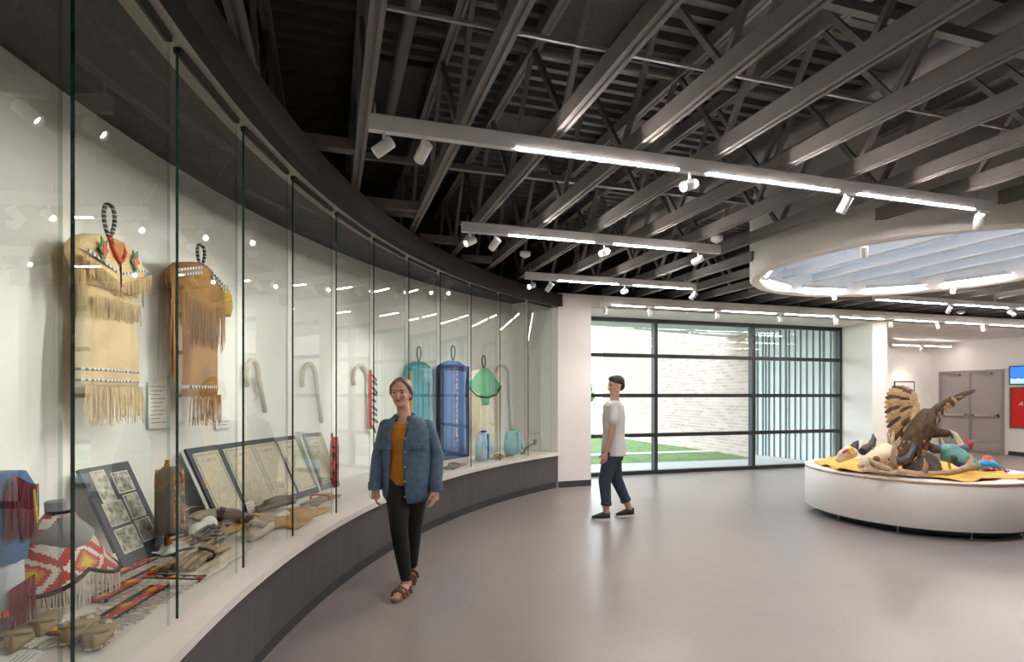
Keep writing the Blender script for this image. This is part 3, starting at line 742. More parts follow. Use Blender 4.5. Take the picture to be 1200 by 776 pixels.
def leaf_tree(loc, h, r, label, seed):
    rn = random.Random(seed)
    t = thing('tree', label, 'tree', Matrix.Translation(loc))
    MB().tube([(0, 0, 0), (0.05, 0, h * 0.3), (0, 0.05, h * 0.62)], [0.16, 0.12, 0.05], 8).build('trunk', mat('tree_bark', (0.10, 0.07, 0.05), 0.9, var=0.3), t)
    mb = MB()
    for i in range(900):
        a, b, q = rn.uniform(0, 2 * PI), rn.uniform(-1, 1), rn.random() ** 0.4
        s = math.sqrt(1 - b * b)
        p = Vector((r * q * s * math.cos(a), r * q * s * math.sin(a), h * 0.62 + h * 0.38 * q * b))
        n = Vector((rn.uniform(-1, 1), rn.uniform(-1, 1), rn.uniform(-1, 1))).normalized(); o_ = n.orthogonal().normalized(); k = n.cross(o_); L = rn.uniform(0.18, 0.32)
        mb.add([p - o_ * L, p + k * L * 0.5, p + o_ * L, p - k * L * 0.5], [(0, 1, 2, 3)])
    stuff(mb.build('foliage', mat('tree_leaves', (0.10, 0.20, 0.05), 0.7, var=0.4, scale=2), t))
leaf_tree((12.0, 29, -0.1), 3.0, 1.6, 'leafy green tree beyond the brick wing, seen past the walking man', 4)
# ================================================================== things in the display case
def case_angle(px, r):
    d = ray(px); A = d.dot(d); B = -2 * d.dot(CASE_C); C_ = CASE_C.dot(CASE_C) - r * r
    t = (-B + math.sqrt(B * B - 4 * A * C_)) / (2 * A); p = d * t - CASE_C
    return math.degrees(math.atan2(p.y, p.x)), t
def case_z(px, py, r):
    return EYE + (HY - py) / FPX * case_angle(px, r)[1]
def arc_w(px0, px1, r): return abs(R_(case_angle(px0, r)[0] - case_angle(px1, r)[0])) * r
ZD = Z_LEDGE + 0.001
def deck_matrix(px, py, yaw=0.0, rmax=10.2, z=ZD, rmin=9.62):
    p = at_floor(px, py, Z_LEDGE); r = (Vector((p.x, p.y)) - CASE_C).length
    r = max(rmin, min(r, rmax))
    return case_matrix(case_angle(px, r)[0], r, z, yaw)
def garment(mb, rows, t=0.05, n=28, mi=0, fold=0.10, nf=7, ph=0.0):
    """rows (z, x left, x right[, thickness factor]) lofted as a hanging, slightly folded volume"""
    rings = []
    for row in rows:
        z, a, b = row[:3]; tf = row[3] if len(row) > 3 else 1.0
        c, h = (a + b) / 2, (b - a) / 2; ring = []
        for i in range(n):
            f = 2 * PI * i / n; cx, sx = math.cos(f), math.sin(f)
            x = c + h * math.copysign(abs(cx) ** 0.8, cx)
            y = t * tf * math.copysign(abs(sx) ** 0.7, sx) * (1 + fold * math.sin(nf * x / max(h, 0.05) * 2.2 + ph + z * 1.5))
            ring.append(Vector((x, y, z)))
        rings.append(ring)
    return mb.rings(rings, mi)
def loop_hanger(parent, x, z0, w, h, m, y=0.0, tilt=0.0):
    pts = []
    for i in range(21):
        a = -PI / 2 + 0.25 + (2 * PI - 0.5) * i / 20
        pts.append((x + w * math.cos(a) * (0.75 + 0.25 * math.sin(a)) + tilt * math.sin(a), y, z0 + h / 2 + h / 2 * math.sin(a)))
    MB().tube(pts, 0.011, 8).build('loop_hanger', m, parent)
    MB().tube([(x, y, z0 + 0.01), (x, y + 0.03, z0 - 0.05)], 0.012, 8).build('hanger_hook', m_dark, parent)
m_loop = stripes('black_white_wrapped_cord', (0.015, 0.015, 0.015), (0.55, 0.53, 0.5), 0.022, 'Z', 0.72)
m_hide = mat('pale_buckskin', (0.62, 0.46, 0.24), 0.85, var=0.18, scale=7, bump=0.25, bscale=60, sheen=0.2)
m_hide_fr = mat('pale_buckskin_fringe', (0.56, 0.40, 0.20), 0.85, var=0.5, scale=70, stretch=(1, 1, .03))  # streaks put shadow contrast between the strands into the colour
m_hide2 = mat('tan_smoked_buckskin', (0.38, 0.185, 0.05), 0.85, var=0.25, scale=6, bump=0.25, bscale=60)
m_hide2_fr = mat('tan_smoked_fringe', (0.31, 0.15, 0.042), 0.85, var=0.55, scale=70, stretch=(1, 1, .03))  # strong tone streaks paint in shading between the tan strands
m_yellowhide = mat('yellow_dyed_buckskin', (0.52, 0.32, 0.04), 0.85, var=0.2, scale=8)
m_bead_band = stripes('white_dark_bead_band', (0.62, 0.62, 0.6), (0.06, 0.07, 0.12), 0.028, 'X', 0.55)
m_red = mat('red_beads', (0.50, 0.02, 0.015), 0.5, var=0.15, scale=90)
m_greenb = mat('green_beads', (0.05, 0.20, 0.04), 0.5, var=0.15, scale=90)
m_paper = mat('white_card', (0.72, 0.70, 0.66), 0.7, var=0.02)

# --- pale buckskin dress
R1 = 10.22
d1 = thing('buckskin_dress', 'pale cream buckskin dress with fringed yoke and red-green beaded leaves', 'dress', case_matrix(case_angle(126, R1)[0], R1, 1.40) @ Matrix.Diagonal((1.05, 1, 1.11, 1)))
garment(MB(), [(0.13, -.232, .232, 1), (0.16, -.235, .235), (.34, -.225, .225), (.50, -.20, .20), (.62, -.195, .20), (.66, -.20, .205)], 0.05).build('skirt', m_hide, d1)
garment(MB(), [(0.60, -.21, .215, 1.1), (.68, -.24, .25, 1.1), (.725, -.285, .295, 1.0), (.765, -.285, .295, .95), (.805, -.25, .25, .9), (.84, -.17, .17, .8), (.855, -.11, .11, .7)], 0.058).build('yoke', m_hide, d1)
stuff(MB().fringe((-.225, -.045, .135), (.225, -.045, .135), 90, 0.17, 0.009).build('hem_fringe', m_hide_fr, d1))
stuff(MB().fringe((-.185, -.055, .555), (.19, -.055, .555), 70, 0.095, 0.007).build('waist_fringe', m_hide_fr, d1))
mb = MB(); mb.fringe((-.27, -.062, .735), (0.02, -.066, .635), 55, 0.075, 0.007); mb.fringe((0.02, -.066, .635), (.28, -.062, .735), 50, 0.075, 0.007)
stuff(mb.build('yoke_fringe', m_hide_fr, d1))
stuff(MB().fringe((-.285, -.02, .73), (-.24, -.045, .71), 16, 0.14, 0.008).fringe((.25, -.03, .72), (.30, 0.0, .73), 18, 0.15, 0.008).build('sleeve_fringe', m_hide_fr, d1))
for z in (0.205, 0.155): garment(MB(), [(z, -.237, .237), (z + 0.012, -.237, .237)], 0.0545).build('bead_band', m_bead_band, d1)
for s in (-1, 1): MB().beam((s * .24, -.062, .752), (s * 0.02, -.070, .690), 0.004, 0.012).build('bead_band', m_bead_band, d1)
leafp = [(0, -.055), (.022, -.03), (.012, -.02), (.034, 0.0), (.018, .012), (.02, .05), (-.004, .03), (-.02, .045), (-.016, .01), (-.03, 0), (-.012, -.02)]
for s in (-1, 1):
    MB().prism([(x * s * 1.15, y * 1.15) for x, y in leafp], 0, 0.006, tf=lambda p, s=s: Vector((p.x + s * .125, -.066 - p.z, p.y + .775))).build('leaf_motif', m_greenb, d1)
    MB().prism([(x * s * 0.7, y * 0.75) for x, y in leafp], 0, 0.009, tf=lambda p, s=s: Vector((p.x + s * .125, -.066 - p.z, p.y + .772))).build('leaf_motif', m_red, d1)
MB().tube([(-.058, -.04, .85), (-.05, -.062, .80), (-.02, -.068, .755), (0, -.068, .745), (.02, -.068, .755), (.05, -.062, .80), (.058, -.04, .85)], 0.010, 8).build('neck_trim', m_red, d1)
MB().prism([(-.045, .85), (.045, .85), (.035, .78), (0, .755), (-.035, .78)], 0, 0.012, tf=lambda p: Vector((p.x, -.05 - p.z, p.y))).build('neck_opening', m_hide2, d1)
MB().tube([(0, -.07, .745), (0.004, -.07, .62)], 0.005, 6).build('lace', m_dark, d1)
loop_hanger(d1, 0.0, 0.87, 0.055, 0.155, m_loop, -0.01)

# --- tan buckskin dress
d2 = thing('buckskin_dress', 'tan smoked buckskin dress with long fringe, yellow shoulder and bead rows', 'dress', case_matrix(case_angle(234, R1)[0], R1, 1.38) @ Matrix.Diagonal((1.08, 1, 1.14, 1)))
garment(MB(), [(0.10, -.163, .172), (.15, -.165, .175), (.4, -.165, .17), (.62, -.175, .17), (.70, -.18, .17)], 0.05, ph=1).build('skirt', m_hide2, d2)
garment(MB(), [(0.60, -.20, .20, 1.0), (.68, -.27, .27, 1.1), (.76, -.32, .30, 1.1), (.82, -.315, .25, 1.0), (.87, -.25, .16, .9), (.905, -.10, .06, .7)], 0.06, ph=1).build('cape', m_hide2, d2)
garment(MB(), [(0.625, .19, .30, 1.0), (.68, .17, .315, 1.1), (.76, .15, .305, 1.1), (.82, .13, .255, 1.0)], 0.063, ph=1).build('yellow_shoulder', m_yellowhide, d2)
stuff(MB().fringe((-.165, -.045, .11), (.17, -.045, .11), 70, 0.17, 0.008).build('hem_fringe', m_hide2_fr, d2))
stuff(MB().fringe((-.20, -.06, .66), (.20, -.06, .66), 80, 0.25, 0.008).build('cape_fringe', m_hide2_fr, d2))
stuff(MB().fringe((-.325, -.03, .74), (-.20, -.055, .70), 44, lambda t: 0.58 - 0.25 * t, 0.009).fringe((-.32, .0, .78), (-.25, -.05, .74), 20, 0.5, 0.009).build('sleeve_fringe', m_hide2_fr, d2))
for z, a, b in ((.845, -.30, -.06), (.815, -.30, -.06)):
    MB().beam((a, -.060, z - .03), (b, -.062, z + .035), 0.006, 0.014).build('bead_band', m_bead_band, d2)
for z in (.85, .82): MB().beam((.04, -.062, z + .03), (.26, -.062, z - .07), 0.006, 0.014).build('bead_band', m_bead_band, d2)
garment(MB(), [(.145, -.167, .177), (.165, -.167, .177)], 0.0545, ph=1).build('bead_band', m_bead_band, d2)
loop_hanger(d2, 0.0, 0.90, 0.05, 0.13, m_loop, -0.01)

# --- garments hung toward the far end of the case
def hung(name, label, px0, px1, py0, py1, m, t=0.05, flare=1.0):
    pm = (px0 + px1) / 2
    z0, z1 = case_z(pm, py1, R1), case_z(pm, py0, R1); w = arc_w(px0, px1, R1) / 2; h = z1 - z0
    o = thing(name, label, 'dress', case_matrix(case_angle(pm, R1)[0], R1, z0))
    garment(MB(), [(0, -w * flare, w * flare), (h * .4, -w * .9, w * .9), (h * .75, -w * .85, w * .85), (h * .88, -w, w), (h * .96, -w * .9, w * .9, .8), (h, -w * .4, w * .4, .6)], t).build('dress_body', m, o)
    return o, w, h
m_teal = mat('teal_cloth', (0.05, 0.28, 0.34), 0.8, var=0.12, scale=9); m_navy = mat('navy_trim_cloth', (0.012, 0.022, 0.10), 0.8, var=0.1)
m_blue = mat('blue_trade_cloth', (0.07, 0.14, 0.36), 0.85, var=0.12, scale=8); m_cream = mat('cream_cloth', (0.66, 0.60, 0.46), 0.85, var=0.08)
m_green = mat('green_cloth', (0.13, 0.40, 0.22), 0.8, var=0.12, scale=10); m_bluel = mat('light_blue_cloth', (0.36, 0.52, 0.66), 0.85, var=0.12)
o, w, h = hung('cloth_dress', 'teal cloth dress hanging behind the walking woman', 476, 506, 424, 545, m_teal)
garment(MB(), [(h * .80, -w * .3, w * 1.0), (h * .94, -w * .2, w * .92)], 0.055).build('shawl', mat('sky_blue_cloth', (0.25, 0.5, 0.62), 0.8), o)
MB().box2((-w * .95, -.062, h * .3), (-w * .8, -.05, h * .9)).build('ribbon', mat('gold_ribbon', (0.5, 0.28, 0.04), 0.6), o); loop_hanger(o, 0, h, .06, .2, m_loop)
o, w, h = hung('cloth_dress', 'blue cloth dress with navy edging and a central beaded strip', 515, 547, 423, 540, m_blue)
for x in (-w * .92, w * .92): MB().box2((x - .022, -.06, 0), (x + .022, .03, h * .95)).build('edging', m_navy, o)
MB().box2((-w * .92, -.062, h * .90), (w * .92, .02, h * .955)).build('edging', m_navy, o); MB().box2((-w * .95, -.062, h * .02), (w * .95, -.03, h * .06)).build('edging', m_navy, o)
MB().box2((-.02, -.066, h * .2), (.02, -.055, h * .9)).build('bead_strip', speckle('mixed_bead_strip', [(0, (.5, .45, .3)), (.3, (.4, .05, .03)), (.5, (.6, .58, .5)), (.75, (.1, .1, .2))], 40), o); loop_hanger(o, 0, h, .06, .22, m_loop)
o, w, h = hung('cloth_dress', 'cream fringed dress under a green cape with black edging', 549, 585, 432, 545, m_cream)
garment(MB(), [(h * .62, -w * .35, w * .2), (h * .69, -w * .40, w * .3), (h * .73, -w * .8, w * .7), (h * .80, -w * 1.15, w * 1.1), (h * .84, -w * 1.1, w * 1.05), (h * .93, -w * .7, w * .65), (h * 1.0, -w * .28, w * .25, .7)], 0.064).build('green_cape', m_green, o)
MB().tube([(-w * 1.1, -.05, h * .80), (-w * .7, -.07, h * .72), (0, -.075, h * .70), (w * .6, -.07, h * .73), (w, -.05, h * .82)], 0.012, 6).build('cape_edging', m_dark, o)
stuff(MB().fringe((-w * 1.1, -.05, h * .80), (-w * .5, -.07, h * .74), 44, h * .45, 0.008).fringe((w * .5, -.07, h * .74), (w, -.05, h * .80), 30, h * .4, 0.008).build('fringe', mat('cream_fringe', (.62, .52, .36), .85), o)); loop_hanger(o, 0, h, .055, .2, m_loop)

# --- crooked staffs leaning against the back wall
def crook(label, px, pytop, hook, m, feathers=False, lean=0.12, length=.6):
    zt = case_z(px, pytop, R1) - ZD
    o = thing('crooked_staff', label, 'staff', case_matrix(case_angle(px, 10.30)[0], 10.30, ZD))
    pts = [(lean, 0.02, zt - length), (lean * .4, 0.02, zt - length * .5), (0.02, 0.02, zt - .16)]
    for i in range(9):
        a = i / 8 * PI * 1.15
        pts.append((-hook + (hook + .02) * math.cos(a), 0.02, zt - .16 + .16 * math.sin(a)))
    MB().tube(pts, [.020] * 2 + [.022] * 10, 8).build('shaft', m, o)
    if feathers:
        for i in range(9):
            z = zt - .1 - i * .075; s = random.uniform(.10, .16)
            pl = [(0, 0), (s * .35, .022), (s * .9, .016), (s, 0), (s * .9, -.012), (s * .35, -.018)]
            ang = random.uniform(-.9, -.2)
            MB().prism(pl, 0, .004, tf=lambda p, z=z, ang=ang: Vector((0.03 + p.x * math.cos(ang) - p.y * math.sin(ang), -.02 - p.z, z + p.x * math.sin(ang) + p.y * math.cos(ang)))).build('feather', mat('brown_feather', (.10, .06, .035), .7, var=.4, scale=40), o)
        MB().tube([(0.02, 0.0, zt - .75), (0.02, 0.0, zt - .05)], .026, 8).build('wrapping', m_red, o)
    return o
m_staff = mat('pale_wrapped_staff', (0.52, 0.47, 0.38), 0.8, var=0.12, scale=40)
crook('pale crooked staff just right of the tan fringed dress', 304, 421, .07, m_staff, length=.45)
crook('pale crooked staff above the last framed map', 371, 426, .10, m_staff)
crook('crooked staff hung with dark feathers, left of the walking woman', 432, 428, .13, m_staff, True, 0.02)
crook('tall pale crooked staff at the far end of the case', 596, 428, .14, m_staff, False, .10, 1.15)

# --- leaning photo board, framed maps and caption cards
def leaning(name, label, cat, px0, px1, pyt, pyb, back=10.31, lean=0.2, group=None):
    """frame whose top edge rests near the back wall; px0..px1 at its top, pyt the top row"""
    pm = (px0 + px1) / 2; w = arc_w(px0, px1, back)
    zt = case_z(pm, pyt, back); h = math.hypot(zt - ZD, lean)
    m = case_matrix(case_angle(pm, back)[0], back - lean, ZD) @ Matrix.Rotation(-math.atan2(lean, zt - ZD), 4, 'X')
    return thing(name, label, cat, m, group), w, h
m_navyboard = mat('navy_black_mat_board', (0.018, 0.022, 0.035), 0.6, var=0.15)
pb, w, h = leaning('photo_board', 'black leaning board with six old photographs', 'photo board', 92, 150, 546, 660, lean=0.24)
MB().box2((-w / 2, -.01, 0), (w / 2, .01, h)).build('board', m_navyboard, pb)
m_photo = speckle('old_photograph', [(0.30, (.06, .05, .045)), (0.45, (.22, .20, .17)), (0.6, (.45, .42, .35)), (0.75, (.6, .57, .48))], 28, kind='NOISE')
m_edge = mat('photograph_white_edge', (.62, .58, .5), .6, var=.03)
for x, z, pw, ph_ in ((-.21, .80, .20, .24), (.20, .80, .26, .16), (-.20, .52, .29, .17), (.21, .54, .23, .19), (-.19, .25, .30, .18), (.22, .28, .24, .17)):
    cx, cz, a, b = x * w, z * h, pw * w * .62, ph_ * h * .62
    MB().box2((cx - a - .006, -.0125, cz - b - .006), (cx + a + .006, -.010, cz + b + .006)).box2((cx - a, -.0135, cz - b), (cx + a, -.0125, cz + b), mi=1).build('photograph', [m_edge, m_photo], pb)
def map_mat():
    return speckle('faded_map_print', [(0.0, (.56, .48, .36)), (0.44, (.54, .46, .34)), (0.47, (.40, .36, .28)), (0.50, (.53, .46, .34)), (0.60, (.47, .44, .35)), (0.68, (.57, .47, .33))], 7, kind='NOISE')
m_map = map_mat(); m_mapline = mat('map_border_ink', (.16, .14, .11), .7)
for i, (a, b, yt, yb, lab, ln) in enumerate(((216, 255, 524, 600, 'leftmost framed antique map, above the leather bag', .26), (252, 296, 519, 600, 'second framed antique map from the beaded vest', .26),
                                     (288, 322, 515, 592, 'middle framed antique map with a tinted corner', .26), (319, 346, 512, 580, 'fourth framed antique map, leaning beside the middle one', .26),
                                     (354, 377, 508, 570, 'rightmost framed antique map, standing alone on a pale board', .22))):
    fm, w, h = leaning('framed_map', lab, 'framed map', a, b, yt, yb, lean=ln, group='framed antique maps'); w *= .93
    MB().box2((-w / 2 - .03, .012, -.0), (w / 2 + .03, .02, h * .99)).build('backing_board', m_paper, fm)
    MB().box2((-w / 2, -.006, 0.004), (w / 2, .012, h)).build('mat_board', m_navyboard if i < 4 else mat('grey_mat_board', (.2, .2, .2), .6), fm)
    e = w * .10
    sh = MB().box2((-w / 2 + e, -.009, h * .10), (w / 2 - e * .6, -.006, h * .93)).build('map_sheet', m_map, fm)
    x0, x1, z0, z1 = -w / 2 + e + .02, w / 2 - e * .6 - .02, h * .13, h * .90
    for q in (((x0, z0), (x1, z0 + .004)), ((x0, z1 - .004), (x1, z1)), ((x0, z0), (x0 + .004, z1)), ((x1 - .004, z0), (x1, z1))):
        MB().box2((q[0][0], -.0102, q[0][1]), (q[1][0], -.009, q[1][1])).build('border_line', m_mapline, sh)
    MB().box2(((x0 + x1) / 2 - w * .2, -.0102, z1 - h * .10), ((x0 + x1) / 2 + w * .2, -.009, z1 - h * .065)).build('title_print', speckle('title_ink', [(0, (.5, .43, .32)), (.45, (.5, .43, .32)), (.5, (.2, .17, .13)), (.6, (.5, .43, .32))], 45, kind='NOISE'), sh)
m_ink = mat('caption_ink', (.25, .24, .23), .7)
def card(label, m, w=.11, h=.075, tilt=1.1, lines=4):
    o = thing('caption_card', label, 'card', m @ Matrix.Rotation(-tilt, 4, 'X'), 'caption cards')
    MB().box2((-w / 2, -.0015, 0), (w / 2, .0015, h)).build('card_face', m_paper, o)
    for i in range(lines):
        MB().box2((-w * .40, -.0022, h * (.8 - .18 * i)), (w * random.uniform(.1, .4), -.0014, h * (.83 - .18 * i))).build('text_line', m_ink, o)
card('white caption card leaning on the black photo board', deck_matrix(135, 668, 0, 10.05), .12, .11, .35)
card('white caption card between the maps, propped upright', deck_matrix(297, 590, 0, 10.03), .11, .12, .3, 3)
card('flat white caption card in front of the beaded moccasins', deck_matrix(150, 755, .1), .16, .09, 1.5)
card('flat white caption card nearest the lower left corner', deck_matrix(45, 772, .1), .16, .09, 1.5)
card('long white caption card flat beside the brown roll', deck_matrix(352, 606, .2, 9.81), .34, .16, 1.45, 5)
for i, (px, py) in enumerate(((186, 470), (262, 498))):
    z = case_z(px, py, 10.34)
    wp = thing('wall_text_panel', 'pale text panel on the case wall %s the tan fringed dress' % ('left of' if i == 0 else 'below'), 'text panel', case_matrix(case_angle(px, 10.34)[0], 10.345, z - (.18 if i == 0 else .03)))
    hh = .3 if i == 0 else .06
    MB().box2((-.1, -.006, 0), (.1, .004, hh)).build('panel', m_paper, wp)
    for k in range(10 if i == 0 else 2): MB().box2((-.08, -.0068, hh * .9 - k * .026), (.07 - .03 * (k % 3), -.0058, hh * .9 - k * .026 + .006)).build('text_line', m_ink, wp)

# --- beaded collar on a grey bust, regalia at the left edge, beaded vest on a wooden stand
RED, YEL, ORA, WHT, BLK = (.42, .012, .012), (.72, .48, .02), (.62, .20, .01), (.62, .58, .52), (.012, .012, .014)
m_collar = pattern('red_white_yellow_step_beads', [(0, YEL), (.16, ORA), (.26, RED), (.36, WHT), (.5, RED), (.74, WHT)], .012, .26, ('X', 'Z'), zper=.22)
m_band = pattern('red_yellow_step_band_beads', [(0, YEL), (.14, ORA), (.24, RED), (.46, RED), (.62, WHT), (.72, RED)], .009, .20, ('X', 'Y'), zper=.11)
m_greybust = mat('grey_felt_bust', (.24, .23, .225), .85, var=.06)
m_wfringe = mat('off_white_fringe', (.60, .54, .46), .85, var=.12, scale=30)
bc = thing('beaded_collar', 'red, white and yellow beaded collar with long white fringe on a grey bust', 'collar', deck_matrix(68, 705, -0.25, 10.08) @ Matrix.Scale(.80, 4))
MB().lathe([(.10, 0), (.09, .02), (.04, .05), (.04, .22), (.14, .30), (.17, .38), (.09, .46), (.06, .50), (.062, .56), (.058, .565)], 20).build('bust_stand', m_greybust, bc)
def collar_pt(a, r):
    return Vector((math.sin(a) * r * .82, -math.cos(a) * r * .55 - .01, .50 - (r - .09) * 1.2))
grid = [[collar_pt(-1.75 + 3.5 * i / 20, .085 + (.26 + .06 * abs(math.sin(2 * (-1.75 + 3.5 * i / 20)))) * j / 8 * 1.0) for j in range(9)] for i in range(21)]
MB().slab(grid, (0, .004, -.006)).build('collar_cloth', m_collar, bc)
MB().tube([g[-1] for g in grid], .012, 6).build('outer_edging', m_dark, bc); MB().tube([g[0] for g in grid], .010, 6).build('neck_edging', m_dark, bc)
mb = MB()
for i in range(20):
    mb.fringe(grid[i][-1], grid[i + 1][-1], 7, .22 + .06 * math.sin(i), .008, out=(0, -1, 0))
stuff(mb.build('fringe', m_wfringe, bc))
MB().slab([[Vector((-.34 + .17 * i / 6, .02 + .01 * j, .40 - .30 * j / 6 + .06 * i / 6)) for j in range(7)] for i in range(7)], (0, .006, 0)).build('side_flap', mat('taupe_cloth', (.30, .24, .21), .85), bc)
MB().tube([(-.34, .02, .40), (-.34, .08, .10), (-.17, .08, .16)], .012, 6).build('flap_edging', m_dark, bc)

rg = thing('dance_regalia', 'blue and maroon yarn regalia on a stand at the left edge', 'regalia', case_matrix(case_angle(2, 10.05)[0], 10.05, ZD) @ Matrix.Diagonal((.62, .75, .95, 1)))
MB().lathe([(.16, 0), (.15, .02), (.03, .04), (.03, .55)], 16).build('stand', m_greybust, rg)
garment(MB(), [(.30, -.15, .13), (.42, -.18, .17), (.52, -.19, .20), (.60, -.17, .19), (.66, -.10, .10)], .09).build('blue_shirt', mat('mid_blue_cloth', (.07, .18, .38), .85, var=.1), rg)
garment(MB(), [(.10, -.14, .10), (.22, -.14, .11), (.33, -.13, .10)], .08).build('white_skirt', mat('pale_blue_white_cloth', (.50, .54, .60), .85), rg)
m_maroon = mat('maroon_yarn', (.14, .008, .025), .95, var=.3, scale=60)
mb = MB()
for i in range(5): mb.fringe((-.15 + .03 * i, -.09 - .004 * i, .66 - .03 * abs(i - 2)), (.02 + .03 * i, -.10, .60), 24, .20, .012)
mb.fringe((.14, -.05, .56), (.22, -.02, .50), 30, .14, .012); stuff(mb.build('maroon_fringe', m_maroon, rg))
stuff(MB().fringe((-.10, -.09, .20), (.14, -.08, .22), 40, .20, .012).build('skirt_fringe', m_maroon, rg))
MB().tube([(.08, -.10, .58), (.10, -.105, .44)], .014, 6).build('yellow_trim', mat('yellow_yarn', (.65, .45, .03), .9), rg)
MB().box2((-.14, -.086, .10), (.10, -.078, .125)).build('red_stripe', m_red, rg)

ve = thing('beaded_vest', 'grey-brown vest with a floral beaded front on a wooden stand', 'vest', case_matrix(case_angle(199, 10.02)[0], 10.02, ZD) @ Matrix.Diagonal((.55, .8, 1, 1)))
MB().tube([(0, .02, 0), (0, .02, .52)], .022, 8).lathe([(.11, 0), (.10, .015), (.03, .02)], 16, (0, .02, 0)).tube([(0, .02, .50), (0, .02, .545)], [.02, .016], 8).build('stand', mat('orange_brown_wood', (.36, .17, .04), .5, var=.3, scale=30, stretch=(4, 4, 1)), ve)
m_vest = mat('grey_brown_leather', (.16, .13, .105), .8, var=.15)
garment(MB(), [(.12, -.15, .15), (.20, -.15, .15), (.36, -.14, .14), (.42, -.125, .125), (.48, -.10, .10, .8), (.505, -.05, .05, .6)], .075).build('vest_body', m_vest, ve)
m_floral = speckle('floral_bead_panel', [(0, (.30, .20, .09)), (.42, (.30, .20, .09)), (.5, (.42, .03, .02)), (.66, (.55, .5, .42)), (.76, (.5, .2, .02)), (.88, (.06, .18, .25))], 42)
for s in (-1, 1): garment(MB(), [(.125, s * .06 - .05, s * .06 + .05), (.30, s * .06 - .045, s * .06 + .045), (.44, s * .06 - .03, s * .06 + .03), (.49, s * .05 - .015, s * .05 + .015)], .082).build('beaded_front', m_floral, ve)
MB().tube([(-.15, -.05, .12), (0, -.09, .12), (.15, -.05, .12)], .008, 6).build('hem_edging', m_dark, ve)

# --- beaded strips with fringe lying on the shelf, moccasins, bundles, bags and cloths
def strip(label, px0, py0, px1, py1, wd=.075):
    a, b = polar(case_angle(px0, py0)[0], py0, ZD), polar(case_angle(px1, py1)[0], py1, ZD)
    d = b - a; L = max(.3, d.length); m = Matrix.Translation((a + b) / 2) @ Matrix.Rotation(math.atan2(d.y, d.x), 4, 'Z')
    o = thing('beaded_strip', label, 'beaded strip', m, 'beaded strips on the shelf')
    n = 12
    MB().slab([[Vector((-L / 2 + L * i / n, -wd / 2 + wd * j / 2, .014 + .006 * math.sin(i * 1.3))) for j in range(3)] for i in range(n + 1)], (0, 0, -.008)).build('band', m_band, o)
    for s in (-1, 1): MB().box2((-L / 2, s * wd / 2 - .006, .002), (L / 2, s * wd / 2 + .006, .018)).build('edging', m_dark, o)
    mb = MB()
    for i in range(46):
        x = -L / 2 + L * (i + .5) / 46; s = -1 if i % 4 else 1
        l = random.uniform(.07, .11); y0 = s * wd / 2
        mb.tube([(x, y0, .010), (x + random.uniform(-.02, .02), y0 + s * l * .5, .014), (x + random.uniform(-.03, .03), y0 + s * l, .006)], .0035, 4, smooth=False)
    stuff(mb.build('fringe', m_wfringe, o))
    return o
strip('red beaded strip lying nearest the black photo board', 112, 10.06, 176, 10.03)
strip('red and yellow beaded strip lying in the middle of the shelf', 112, 9.90, 190, 9.88)
strip('longest red beaded strip lying nearest the glass', 100, 9.74, 188, 9.72)
strip('red beaded strip lying under the beaded collar', 30, 9.98, 92, 9.76)
strip('red beaded strip crossing the gap between two glass panels', 186, 9.80, 222, 9.64, .05)
def moccasin_mesh():
    mb = MB(); rings = []
    for i in range(9):
        t = i / 8; y = -.13 + .26 * t; w = .045 * (math.sin(PI * min(1, .12 + t * .9)) ** .5) * (1.12 - .25 * t) + .006; hgt = .035 + .035 * t
        rings.append([Vector((w * math.cos(a), y, max(.004, hgt * .5 + hgt * .5 * math.sin(a)))) for a in [2 * PI * k / 12 for k in range(12)]])
    mb.rings(rings); return mb
m_mocc = mat('tan_moccasin_hide', (.30, .22, .12), .85, var=.2, scale=14); m_mbead = speckle('moccasin_beads', [(0, (.5, .48, .42)), (.5, (.25, .18, .09)), (.75, (.35, .05, .03)), (.88, (.06, .12, .10))], 70)
mo = moccasin_mesh().build('sole_and_upper', m_mocc); MOC = mo.data; bpy.data.objects.remove(mo)
def moccasin(label, m, beads):
    o = thing('moccasin', label, 'moccasin', m, 'moccasins on the shelf')
    q = bpy.data.objects.new('upper', MOC); COL.objects.link(q); q.parent = o
    MB().tube([(.036 * math.cos(a), .062 + .050 * math.sin(a), .056 + .014 * math.sin(a)) for a in [2 * PI * k / 16 for k in range(17)]], .009, 6).build('cuff', m_mocc, o)
    if beads:
        MB().ell((0, -.06, .036), (.034, .05, .012)).build('beaded_toe', m_mbead, o)
        MB().tube([(.047 * math.cos(a), .13 * math.sin(a), .012) for a in [2 * PI * k / 20 for k in range(21)]], .006, 5).build('beaded_edge', m_mbead, o)
moccasin('plain tan moccasin lying farthest left on the shelf', deck_matrix(26, 752, 1.9, 10.10), False)
moccasin('plain tan moccasin overlapping the leftmost one', deck_matrix(52, 738, 2.0, 10.10), False)
moccasin('beaded moccasin behind the dark glass edge', deck_matrix(92, 744, 1.8, 9.95), True)
moccasin('beaded moccasin nearest the glass, by its caption card', deck_matrix(116, 750, 1.9, 9.78), True)
